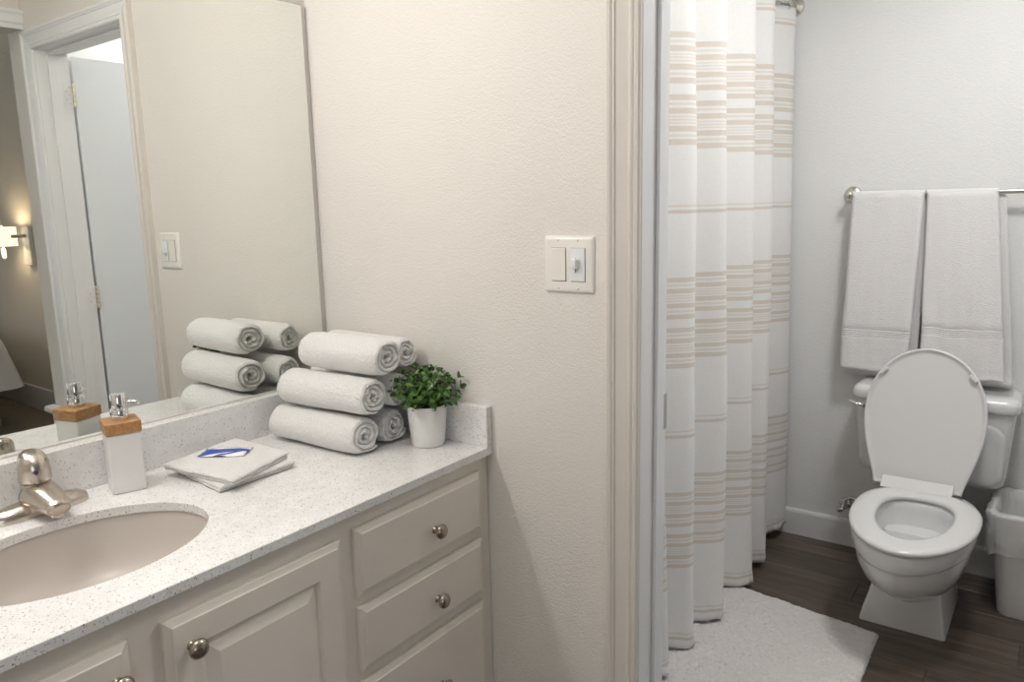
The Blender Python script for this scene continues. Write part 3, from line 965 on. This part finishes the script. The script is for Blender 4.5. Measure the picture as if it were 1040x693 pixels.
# ------------------------------------------------------------------ light switch
SWX, SWZ = 0.7472, 1.2725
sw = thing('light_switch', (SWX, 0, SWZ - 0.057), 'ivory double switch plate with a white dimmer on the cream wall', 'light switch')
def xzring(cx, cz, hx, hz, r, y):
    return [Vector((p.x, y, p.y)) for p in rrect(cx, cz, hx, hz, r, 0, 4)]
obj('plate', loft([xzring(SWX, SWZ, .058, .0572, .004, -0.0003), xzring(SWX, SWZ, .058, .0572, .004, -0.0022), xzring(SWX, SWZ, .0565, .0557, .004, -0.0042), xzring(SWX, SWZ, .0525, .0517, .005, -0.0060), xzring(SWX, SWZ, .050, .049, .005, -0.0064)]), 'plate_ivory', sw, smooth=True, auto=50)
for sgn, nmn, mt in ((-1, 'blank_insert', 'plate_ivory'), (1, 'dimmer', 'switch_white')):
    cx = SWX + sgn * 0.0225
    gp = obj('insert_gap', xz_box if False else box(cx - 0.0172, cx + 0.0172, -0.0068, -0.0060, SWZ - 0.0338, SWZ + 0.0338), 'dark_slot', sw)
    ins = obj(nmn, box(cx - 0.0163, cx + 0.0163, -0.0088, -0.0066, SWZ - 0.0328, SWZ + 0.0330), mt, sw, bevel=0.0007)
    if sgn == 1:
        obj('slider_slot', box(cx - 0.0052, cx - 0.0034, -0.0090, -0.0086, SWZ - 0.015, SWZ + 0.014), 'dark_slot', ins)
        tb = [xzring(cx - 0.003, SWZ + 0.002, 0.0068, 0.0105, 0.0025, -0.0089), xzring(cx - 0.003, SWZ + 0.002, 0.0062, 0.0098, 0.0025, -0.0190), xzring(cx - 0.003, SWZ + 0.003, 0.0050, 0.0082, 0.0022, -0.0210)]
        obj('slider_knob', loft(tb), 'switch_white', ins, smooth=True, auto=40)
    for dz in (-0.0484, 0.0484):
        sc_ = obj('screw', lathe([(0.0030, 0), (0.0030, 0.0003), (0.0022, 0.0009)], (cx, -0.0063, SWZ + dz), (0, -1, 0), 16), 'plate_ivory', sw, smooth=True)
        ang = 0.7 + sgn * 0.3 + dz * 9
        c_, s_ = math.cos(ang), math.sin(ang)
        V = [(cx + a_ * c_ - b_ * s_, y_, SWZ + dz + a_ * s_ + b_ * c_) for y_ in (-0.0074, -0.0071) for a_, b_ in ((-.0024, -.0004), (.0024, -.0004), (.0024, .0004), (-.0024, .0004))]
        obj('screw_slot', (V, [(3, 2, 1, 0), (4, 5, 6, 7), (0, 1, 5, 4), (1, 2, 6, 5), (2, 3, 7, 6), (3, 0, 4, 7)]), 'dark_slot', sc_)

# ------------------------------------------------------------------ shower curtain and rod
def curtain():
    ridges = [0.15, 0.355, 0.565, 0.775, 0.98, 1.245, 1.46, 1.765, 1.99]
    hgt = [1.0, 1.0, 1.0, 1.0, 1.15, 1.15, 1.0, 0.75, 0.6]
    def wave(y, z):
        # pleats: visible face rises to each ridge, hidden face falls behind it
        k = 0
        while k < len(ridges) - 2 and y > ridges[k + 1]: k += 1
        a, b = ridges[k], ridges[k + 1]
        s = min(1, max(0, (y - a) / (b - a)))
        fall = 0.56
        if s < fall:
            t = s / fall
            v = (0.5 + 0.5 * math.cos(PI * t)) ** 0.9 * hgt[k]
        else:
            t = (s - fall) / (1 - fall)
            v = (0.5 - 0.5 * math.cos(PI * t)) ** 0.8 * hgt[k + 1]
        return v * 0.092
    taupe = []
    def group_(z1, z0):
        # two mirrored sub-bands of thick and thin stripes
        h = (z1 - z0)
        pat = [(0.0, 0.052, 1), (0.072, 0.096, 2), (0.120, 0.172, 1), (0.190, 0.205, 2), (0.216, 0.234, 2), (0.246, 0.262, 2), (0.280, 0.332, 1), (0.356, 0.380, 2), (0.400, 0.452, 1)]
        for a, b, k in pat:
            taupe.append((z1 - a * h, z1 - b * h, k))
            taupe.append((z0 + b * h, z0 + a * h, k))
    group_(1.848, 1.545)
    group_(1.176, 0.912)
    group_(0.533, 0.293)
    for z in (2.046, 1.380, 0.724, 0.078):
        taupe.append((z, z - 0.006, 2)); taupe.append((z - 0.014, z - 0.024, 1))
    zs = {0.026, 0.040, 2.088}
    for a, b, k in taupe: zs.add(round(a, 5)); zs.add(round(b, 5))
    z = 0.026
    while z < 2.088:
        zs.add(round(z, 5)); z += 0.03
    zs = sorted(zs)
    keep = [zs[0]]
    for z in zs[1:]:
        if z - keep[-1] > 0.0015: keep.append(z)
    zs = keep
    ny = 520
    ys = [0.14 + (1.815 - 0.14) * i / ny for i in range(ny + 1)]
    V, F, MI = [], [], []
    for z in zs:
        h = z / 2.088
        for y_ in ys:
            a = 1.0 - 0.22 * h
            x = 0.598 + 0.022 * (1 - h) + wave(y_ + 0.018 * math.sin(z * 2.1 + y_ * 9) * (1 - h), z) * a
            x += 0.004 * noise.noise(Vector((y_ * 9, z * 2.2, 1.7)))
            x += 0.0012 * noise.noise(Vector((y_ * 40, z * 14, 5)))
            zz = z
            if z < 0.16:   # gathered hem
                q = 1 - z / 0.16
                x += 0.010 * q * noise.noise(Vector((y_ * 55, z * 20, 3)))
                zz += 0.010 * q * noise.noise(Vector((y_ * 26, 0, 8)))
            zz += 0.004 * noise.noise(Vector((y_ * 6, z * 1.5, 2)))
            if y_ > 1.60:
                zz += (y_ - 1.60) * 0.20 * max(0, 1 - z / 0.35)
            V.append((x, y_, zz))
    m = ny + 1
    for i in range(len(zs) - 1):
        zc = (zs[i] + zs[i + 1]) / 2
        mi_ = 0
        for a, b, k in taupe:
            if b - 1e-6 <= zc <= a + 1e-6: mi_ = k
        for j in range(ny):
            F.append((i * m + j, i * m + j + 1, (i + 1) * m + j + 1, (i + 1) * m + j)); MI.append(mi_)
    o = thing('shower_curtain', (0.66, 0.98, 0.01), 'white linen shower curtain with beige stripes hanging to the floor', 'curtain')
    c = obj('cloth', (V, F), ['linen_white', 'linen_taupe', 'linen_pale'], o, smooth=True)
    for p, k in zip(c.data.polygons, MI): p.material_index = k
    sd = c.modifiers.new('thick', 'SOLIDIFY'); sd.thickness = 0.0016; sd.offset = 0
    for k in range(9):
        yk = 0.2 + k * 0.19
        ring = [Vector((0.632 + 0.018 * math.cos(q * PI / 12), yk, 2.096 + 0.021 * math.sin(q * PI / 12))) for q in range(25)]
        obj('curtain_ring', tube(ring, 0.0016, 8), 'bar_nickel', o, smooth=True)
curtain()
rd = thing('curtain_rod', (0.632, 0.98, 2.09), 'metal shower curtain rod ending at the far wall', 'curtain rod')
obj('rod', tube([(0.632, T + 0.0015, 2.105), (0.632, YF - 0.0015, 2.105)], 0.0125, 20), 'bar_nickel', rd, smooth=True, auto=50)
for yy, s in ((T + 0.0005, 1), (YF - 0.0005, -1)):
    obj('flange', lathe([(0.036, 0), (0.036, 0.004), (0.030, 0.012), (0.018, 0.018), (0.0135, 0.026)], (0.632, yy, 2.105), (0, s, 0), 28), 'bar_nickel', rd, smooth=True, auto=50)

# ------------------------------------------------------------------ towel bar and hanging towels
BY, BZ = 1.768, 1.398
tb = thing('towel_bar', (1.2, YF, BZ - 0.03), 'brushed metal towel bar on the wall above the toilet', 'towel bar')
obj('bar', tube([(0.885, BY, BZ), (1.575, BY, BZ)], 0.0085, 20), 'bar_nickel', tb, smooth=True, auto=50)
for x in (0.876, 1.584):
    obj('flange', lathe([(0.031, 0), (0.032, 0.002), (0.031, 0.006), (0.025, 0.011), (0.014, 0.015)], (x, YF - 0.0006, BZ), (0, -1, 0), 32), 'bar_nickel', tb, smooth=True, auto=60)
    obj('post', lathe([(0.011, 0.012), (0.009, 0.020), (0.009, 0.045), (0.013, 0.055), (0.0145, 0.064), (0.013, 0.073), (0.006, 0.078)], (x, YF - 0.0006, BZ), (0, -1, 0), 24), 'bar_nickel', tb, smooth=True)

def hanging(xt0, xt1, xb0, xb1, zb, zback, bandz, label, seed, fold_in):
    """a folded towel draped over the bar: back flap, over the bar, front flap with woven band"""
    rb = 0.0125
    path = []
    n1 = 46
    for k in range(n1):
        path.append((BY + 0.020 - 0.004 * (k / n1), zback + (BZ - zback) * k / n1, 'b'))
    for k in range(13):
        a = PI * k / 12
        path.append((BY + rb * 1.15 * math.cos(a), BZ + rb * math.sin(a), 't'))
    zz = BZ
    rows = []
    z = BZ - 0.004
    while z > zb:
        rows.append(z)
        z -= 0.0018 if bandz - 0.05 < z < bandz + 0.006 else 0.012
    rows.append(zb)
    for z in rows:
        path.append((BY - 0.017 - 0.010 * (BZ - z) / (BZ - zb), z, 'f'))
    nu = 46
    V, F = [], []
    for (yy, z, side) in path:
        t = (BZ - z) / (BZ - zb) if side != 't' else 0
        t = max(0, min(1.05, t))
        for i in range(nu + 1):
            u = i / nu
            xa, xb = xt0 + (xb0 - xt0) * t, xt1 + (xb1 - xt1) * t
            if side == 'b':
                xa += 0.012; xb += fold_in
            x = xa + (xb - xa) * u
            q = yy
            dep = 0.35 + 0.65 * t
            if side == 'f':
                q += (0.010 * noise.noise(Vector((u * 3.6 + seed, z * 1.9, 0))) + 0.003 * noise.noise(Vector((u * 9, z * 4, seed)))) * dep - 0.004 * t
                # rolled side edges
                ed = min(u, 1 - u)
                if ed < 0.06: q += 0.009 * (1 - ed / 0.06) ** 2
                if bandz - 0.034 < z < bandz:
                    q += 0.0032 + 0.0014 * math.sin((z - bandz) / 0.0070 * 2 * PI)
                if abs(z - (zb + 0.016)) < 0.004: q += 0.002
                x += 0.004 * noise.noise(Vector((z * 6, u * 2, seed + 4))) * t
            zz = z
            if side == 'f':
                zz += 0.006 * t * noise.noise(Vector((u * 4, seed, 1)))
            V.append((x, q, zz))
    m = nu + 1
    for i in range(len(path) - 1):
        for j in range(nu):
            F.append((i * m + j, i * m + j + 1, (i + 1) * m + j + 1, (i + 1) * m + j))
    o = obj('bath_towel', (V, F), 'terry_bath', smooth=True, label=label, cat='towel', group='towels hanging on the bar')
    sd = o.modifiers.new('thick', 'SOLIDIFY'); sd.thickness = 0.011; sd.offset = -1
    sd.use_rim = True
    return o
hanging(0.888, 1.128, 0.877, 1.112, 0.748, 0.722, 0.906, 'white bath towel hanging left, next to the round bar flange', 2, 0.022)
hanging(1.134, 1.350, 1.150, 1.416, 0.752, 0.728, 0.930, 'white bath towel hanging right, behind the raised toilet lid', 7, 0.020)

# ------------------------------------------------------------------ toilet
TXc = 1.226
to = thing('toilet', (TXc, 1.4, 0), 'white two piece toilet with its lid raised', 'toilet')
def egg(cx, yf, yb, w, z, n=56, front_e=2.0, back_e=2.6):
    """egg outline: long rounded front (small y), squarer back"""
    yc = yb - (yb - yf) * 0.40
    out = []
    for k in range(n):
        a = 2 * PI * k / n
        c, s = math.cos(a), math.sin(a)
        e = back_e if s > 0 else front_e
        x = cx + w * math.copysign(abs(c) ** (2 / e), c)
        y_ = yc + ((yb - yc) if s > 0 else (yc - yf)) * math.copysign(abs(s) ** (2 / e), s)
        out.append(Vector((x, y_, z)))
    return out
rings = [egg(TXc, yf, yb, w, z) for z, yf, yb, w in (
    (0.070, 1.290, 1.56, 0.082), (0.105, 1.262, 1.57, 0.092), (0.125, 1.225, 1.57, 0.104), (0.155, 1.160, 1.58, 0.123), (0.190, 1.095, 1.58, 0.140), (0.230, 1.040, 1.58, 0.154), (0.275, 1.000, 1.585, 0.164),
    (0.310, 0.984, 1.585, 0.168), (0.318, 0.982, 1.585, 0.168), (0.322, 0.972, 1.585, 0.174), (0.330, 0.966, 1.585, 0.177), (0.370, 0.962, 1.585, 0.178), (0.378, 0.966, 1.585, 0.176), (0.381, 0.976, 1.58, 0.168),
    (0.381, 1.035, 1.44, 0.120), (0.372, 1.043, 1.43, 0.114), (0.350, 1.040, 1.43, 0.118), (0.300, 1.060, 1.42, 0.110), (0.250, 1.110, 1.40, 0.088), (0.215, 1.180, 1.36, 0.055), (0.205, 1.230, 1.33, 0.03))]
obj('bowl', loft(rings), 'porcelain', to, smooth=True)
# pedestal with flat front and slightly recessed sides
def ped(z, x0, x1, yf, yb, r=0.012):
    return rrect((x0 + x1) / 2, (yf + yb) / 2, (x1 - x0) / 2, (yb - yf) / 2, r, z, 4)
rings = [ped(0.0003, 1.088, 1.344, 1.262, 1.62), ped(0.012, 1.090, 1.342, 1.262, 1.62), ped(0.05, 1.098, 1.336, 1.264, 1.62), ped(0.10, 1.112, 1.327, 1.268, 1.62), ped(0.15, 1.122, 1.320, 1.275, 1.62), ped(0.22, 1.128, 1.316, 1.30, 1.62), ped(0.30, 1.135, 1.312, 1.34, 1.60)]
obj('pedestal', loft(rings), 'porcelain', to, smooth=True, auto=50)
# seat ring
outer = [egg(TXc + 0.005, yf, yb, w, z) for z, yf, yb, w in ((0.384, 0.962, 1.497, 0.176), (0.386, 0.956, 1.500, 0.181), (0.394, 0.951, 1.502, 0.183), (0.400, 0.955, 1.500, 0.180), (0.404, 0.968, 1.492, 0.170), (0.405, 0.990, 1.480, 0.155),
                                                        (0.403, 1.042, 1.445, 0.120), (0.398, 1.062, 1.433, 0.110), (0.390, 1.066, 1.430, 0.107), (0.384, 1.060, 1.435, 0.111))]
outer.append(outer[0])
obj('seat', loft(outer, False, False), 'seat_plastic', to, smooth=True)
# lid, raised and leaning on the tank: local (x, length l along lid, thickness)
hy, hz = 1.514, 0.398
ly, lz = 0.104, 0.474      # direction of the lid from hinge to tip
LL = math.hypot(ly, lz)
ld = Vector((0, ly / LL, lz / LL))
lnrm = Vector((0, -lz / LL, ly / LL))       # towards the viewer (underside of the lid)
# flat-bottomed egg outline of the lid
def lid_outline(ins, off):
    pts = []
    W_ = 0.188
    N = 44
    half = []
    for k in range(N + 1):
        t = math.sin(k / N * PI / 2)
        l = LL * t
        # half width along the lid
        if t < 0.50:
            q = t / 0.50
            wv = 0.136 + 0.052 * math.sin(q * PI / 2) ** 1.25
        else:
            q = (t - 0.50) / 0.50
            wv = 0.188 * max(0.0, 1 - q ** 2.25) ** 0.52
        half.append((wv, l))
    ext = [half[0]] + half[1:]
    # finer tip
    left = [(-w_, l) for w_, l in ext]
    right = [(w_, l) for w_, l in ext[:-1]][::-1]
    ring = left + right
    cx_, cl_ = 0.0, LL * 0.48
    out = []
    for x, l in ring:
        dx, dl = x - cx_, l - cl_
        r = math.hypot(dx, dl)
        f = (r - ins) / r
        out.append(Vector((1.199 + cx_ + dx * f, hy, hz)) + ld * (cl_ + dl * f) + lnrm * off)
    return out
R_ = [lid_outline(0.006, -0.016), lid_outline(0.001, -0.013), lid_outline(0.0, -0.006), lid_outline(0.0005, 0.001), lid_outline(0.003, 0.003), lid_outline(0.006, 0.0035), lid_outline(0.010, 0.0005), lid_outline(0.014, -0.0035), lid_outline(0.022, -0.0045)]
li = obj('lid', loft(R_), 'seat_plastic', to, smooth=True, auto=60)
for sgn, x, l in ((-1, 1.199 - 0.136, LL * 0.815), (1, 1.199 + 0.136, LL * 0.815)):
    b0 = Vector((x, hy, hz)) + ld * l
    t_ = (ld * 0.62 - Vector((sgn * 0.62, 0, 0))).normalized()
    s_ = t_.cross(lnrm).normalized()
    V = [b0 + t_ * a_ + s_ * b_ + lnrm * c_ for c_ in (-0.004, 0.012) for a_, b_ in ((-.015, -.005), (.015, -.005), (.015, .005), (-.015, .005))]
    obj('bumper', (V, [(3, 2, 1, 0), (4, 5, 6, 7), (0, 1, 5, 4), (1, 2, 6, 5), (2, 3, 7, 6), (3, 0, 4, 7)]), 'seat_plastic', li, bevel=0.0025)
hprof = [(1.462, 0.4035), (1.466, 0.409), (1.476, 0.416), (1.490, 0.426), (1.499, 0.431), (1.505, 0.434), (1.510, 0.431), (1.508, 0.400)]
obj('hinge_cover', loft([[Vector((x, a_, z)) for a_, z in hprof] for x in (1.094, 1.312)]), 'seat_plastic', to, bevel=0.002)
# tank
TC = 1.213
rings = []
for z, hx, yf, r in ((0.388, 0.205, 1.668, 0.030), (0.392, 0.220, 1.658, 0.04), (0.405, 0.230, 1.650, 0.042), (0.44, 0.235, 1.646, 0.04), (0.56, 0.243, 1.638, 0.036), (0.664, 0.2495, 1.632, 0.034)):
    rings.append(rrect(TC, (yf + 1.826) / 2, hx, (1.826 - yf) / 2, r, z, 6))
tk = obj('tank', loft(rings), 'porcelain', to, smooth=True, auto=60)
# raised front panel of the tank
pr = []
for ins, dy in ((0.0, 0.005), (0.004, 0.0), (0.012, -0.0030), (0.028, -0.0042)):
    ring = []
    for p in rrect(TC, 0.512, 0.226 - ins, 0.114 - ins, 0.050, 0, 6):
        yfront = 1.6455 - (p.y - 0.405) / 0.26 * 0.014
        ring.append(Vector((p.x, yfront + dy, p.y)))
    pr.append(ring)
obj('front_panel', loft(pr), 'porcelain', tk, smooth=True, auto=60)
rings = []
for z, g_ in ((0.6645, 0.002), (0.667, 0.009), (0.674, 0.012), (0.695, 0.012), (0.706, 0.008), (0.712, 0.0), (0.7145, -0.014)):
    rings.append(rrect(TC, (1.632 - g_ + 1.829) / 2, 0.2495 + g_, (1.829 - 1.632 + g_) / 2, 0.040, z, 8))
obj('tank_lid', loft(rings), 'porcelain', to, smooth=True, auto=70)
lv = obj('flush_lever', tube([(1.008, 1.6205, 0.640), (0.992, 1.612, 0.645), (0.975, 1.610, 0.650), (0.955, 1.611, 0.655), (0.944, 1.612, 0.657)], [0.0085, 0.0075, 0.0058, 0.0052, 0.0058], 14), 'chrome', to, smooth=True)
obj('lever_hub', lathe([(0.013, 0), (0.014, 0.002), (0.013, 0.008), (0.009, 0.013)], (1.008, 1.630, 0.639), (0, -1, 0), 24), 'chrome', lv, smooth=True, auto=50)

# water shut-off valve
vl = thing('shutoff_valve', (0.918, YF, 0.13), 'chrome water shut-off valve on the wall behind the toilet', 'valve')
vx, vy, vz = 0.912, YF - 0.058, 0.175
obj('escutcheon', lathe([(0.026, 0), (0.026, 0.002), (0.018, 0.007), (0.009, 0.009)], (vx, YF - 0.0006, vz), (0, -1, 0), 24), 'chrome', vl, smooth=True)
obj('valve_body', tube([(vx, YF - 0.004, vz), (vx, vy, vz)], [0.0085, 0.0085], 16), 'chrome', vl, smooth=True, auto=50)
obj('outlet', tube([(vx, vy + 0.012, vz - 0.002), (vx + 0.002, vy + 0.012, vz + 0.032)], [0.0095, 0.0085], 16), 'chrome', vl, smooth=True, auto=50)
obj('handle', lathe([(0.008, 0), (0.018, 0.003), (0.020, 0.008), (0.018, 0.013), (0.006, 0.015)], (vx - 0.004, vy - 0.004, vz - 0.004), (-0.5, -0.86, -0.1), 20, sx=1.0, sy=0.55), 'chrome', vl, smooth=True)
obj('supply_hose', tube([(vx + 0.002, vy + 0.012, vz + 0.030), (vx + 0.022, vy + 0.020, vz + 0.042), (vx + 0.07, vy + 0.028, vz + 0.030), (vx + 0.13, vy + 0.026, vz + 0.040), (vx + 0.150, vy - 0.005, vz + 0.120), (vx + 0.145, vy - 0.015, vz + 0.211)], 0.0055, 12), 'bar_nickel', vl, smooth=True)

# ------------------------------------------------------------------ waste bin with liner
bn = thing('waste_bin', (1.585, 1.655, 0), 'small off-white plastic waste bin lined with a clear bag beside the toilet', 'bin')
bx, by = 1.570, 1.652
def br(t, z, ex=0.0, r=0.045):
    return rrect(bx, by, 0.112 + 0.036 * t + ex, 0.112 + 0.030 * t + ex, r, z, 8)
ZR = 0.355
rings = [br(-0.08, 0.0005, r=0.04), br(0, 0.010), br(0.55, 0.20), br(1.0, ZR - 0.006), br(1.06, ZR), br(1.0, ZR + 0.002, -0.004), br(0.95, ZR - 0.006, -0.004), br(0.5, 0.19, -0.004), br(0.0, 0.014, -0.004)]
obj('bucket', loft(rings), 'bin_plastic', bn, smooth=True, auto=55)
def liner():
    rings = []
    sq = [(1.04, 0.232, 0.0050), (0.98, 0.245, 0.0065), (0.97, 0.262, 0.0075), (0.97, 0.280, 0.0070), (0.99, 0.30, 0.0075), (1.0, 0.32, 0.0065), (1.04, 0.338, 0.0060), (1.07, ZR - 0.002, 0.005), (1.09, ZR + 0.008, 0.003), (1.0, ZR + 0.011, -0.004), (0.95, ZR + 0.004, -0.009), (0.90, ZR - 0.03, -0.012), (0.80, ZR - 0.08, -0.014), (0.5, 0.20, -0.018), (0.1, 0.07, -0.03), (-0.4, 0.035, -0.05)]
    for i, (t, z, ex) in enumerate(sq):
        ring = rrect(bx, by, 0.112 + 0.036 * t + ex, 0.112 + 0.030 * t + ex, 0.045, z, 14)
        dense = []
        for k, p in enumerate(ring):
            q = ring[(k + 1) % len(ring)]
            mseg = 10 if k % 15 == 14 else 1
            dense += [p.lerp(q, j / mseg) for j in range(mseg)]
        out = []
        for k, p in enumerate(dense):
            c = Vector((bx, by, z))
            d = (p - c); d.z = 0; d.normalize()
            nn = noise.noise(Vector((p.x * 45, p.y * 45, z * 14))) + 0.6 * noise.noise(Vector((p.x * 110, p.y * 110, z * 60)))
            amp = 0.017 if ex > 0 else -0.016
            dz = 0.034 * noise.noise(Vector((p.x * 24, p.y * 24, 5))) if i < 3 else 0.004 * noise.noise(Vector((p.x * 30, p.y * 30, 9))) if 7 < i < 10 else 0
            out.append(p + d * (abs(nn) * amp) + Vector((0, 0, dz)))
        rings.append(out)
    V, F = loft(rings, False, True)
    o = obj('bin_liner', (V, F), 'liner_film', bn, smooth=True)
    
liner()

# ------------------------------------------------------------------ bath mat
def mat():
    A, B_, C_, D_ = Vector((0.585, 1.264, 0)), Vector((1.166, 1.184, 0)), Vector((1.186, 0.42, 0)), Vector((0.585, 0.46, 0))
    nx, ny = 230, 300
    V, F = [], []
    random.seed(9)
    for j in range(ny + 1):
        for i in range(nx + 1):
            u, v = i / nx, j / ny
            p = A.lerp(B_, u).lerp(D_.lerp(C_, u), v)
            e = min(u * 0.58, (1 - u) * 0.58, v * 0.78, (1 - v) * 0.78)
            hgt = 0.017 * min(1, math.sqrt(max(0.0, e / 0.016)))
            r = random.random()
            p.z = 0.0008 + hgt * (0.74 + 0.26 * r) + 0.0035 * noise.noise(Vector((p.x * 60, p.y * 60, 1))) * min(1, e / 0.01)
            if p.z < 0.0008: p.z = 0.0008
            p.x += random.uniform(-.001, .001) + 0.004 * noise.noise(Vector((p.y * 16, 3, 0))) * (1 if u > .9 else 0)
            p.y += random.uniform(-.001, .001) + 0.004 * noise.noise(Vector((p.x * 16, 7, 0))) * (1 if v < .1 else 0)
            V.append(p)
    m = nx + 1
    for j in range(ny):
        for i in range(nx):
            F.append((j * m + i, j * m + i + 1, (j + 1) * m + i + 1, (j + 1) * m + i))
    rim = [i for i in range(nx)] + [j * m + nx for j in range(ny)] + [ny * m + nx - i for i in range(nx)] + [(ny - j) * m for j in range(ny)]
    k = len(V)
    for q in rim: V.append(Vector((V[q].x, V[q].y, 0.0003)))
    n = len(rim)
    for q in range(n): F.append((rim[q], rim[(q + 1) % n], k + (q + 1) % n, k + q))
    obj('bath_mat', (V, F), 'mat_white', smooth=True, label='fluffy off-white bath mat on the dark plank floor', cat='mat')
mat()

# ------------------------------------------------------------------ bedroom seen in the mirror
sn = thing('wall_sconce', (4.25, 0.90, 1.05), 'lit wall lamp with a cream drum shade in the bedroom reflection', 'lamp')
obj('backplate', box(4.19, 4.30, 0.872, 0.8995, 1.05, 1.315), 'plate_ivory', sn, bevel=0.004)
obj('arm', tube([(4.245, 0.875, 1.25), (4.245, 0.80, 1.25), (4.28, 0.765, 1.25), (4.33, 0.76, 1.25)], 0.012, 12), 'sconce_metal', sn, smooth=True)
LX, LY = 4.33, 0.76
obj('shade', lathe([(0.088, 1.185), (0.088, 1.31), (0.086, 1.31), (0.086, 1.185)], (LX, LY, 0), n=36, cap=False), 'lamp_shade_cloth', sn, smooth=True, auto=50)
obj('finial', lathe([(0.004, 1.24), (0.004, 1.31), (0.016, 1.313), (0.016, 1.327), (0.004, 1.337)], (LX, LY, 0), n=16), 'sconce_metal', sn, smooth=True)
obj('pull', lathe([(0.004, 1.10), (0.014, 1.11), (0.014, 1.16), (0.004, 1.18), (0.004, 1.24)], (LX, LY, 0), n=16), 'lamp_shade_cloth', sn, smooth=True)
light('sconce_bulb', 'POINT', (LX, LY, 1.26), 2.4, (1.0, 0.80, 0.56), 0.04)

def bed():
    b = thing('bed', (4.8, -0.45, 0), 'bed with a white spread in the bedroom reflection', 'bed')
    rings = []
    for z, g_ in ((0.27, 0.07), (0.34, 0.055), (0.45, 0.03), (0.54, 0.012), (0.585, 0.0), (0.605, -0.02), (0.615, -0.06)):
        ring = rrect(4.88, -0.38, 0.82 + g_, 0.99 + g_, 0.10, z, 8)
        rings.append([p + Vector((0.012 * math.sin(p.y * 14) * (0.62 - z) * 3, 0.012 * math.sin(p.x * 14) * (0.62 - z) * 3, 0)) for p in ring])
    obj('bedspread', loft(rings, False, True), 'bedspread', b, smooth=True)
    obj('bed_base', box(4.14, 5.60, -1.30, 0.55, 0.0, 0.30), 'carpet', b, bevel=0.01)
bed()
cb = [(3.92 + 0.08 * math.cos(a / 10), 0.38 + 0.06 * math.sin(a / 10), 0.012 + 0.075 * max(0, math.sin(a / 10))) for a in range(-2, 34)]
obj('power_cable', tube(cb, 0.009, 8), 'cable_black', smooth=True, label='black cable loop on the bedroom floor in the mirror', cat='cable')
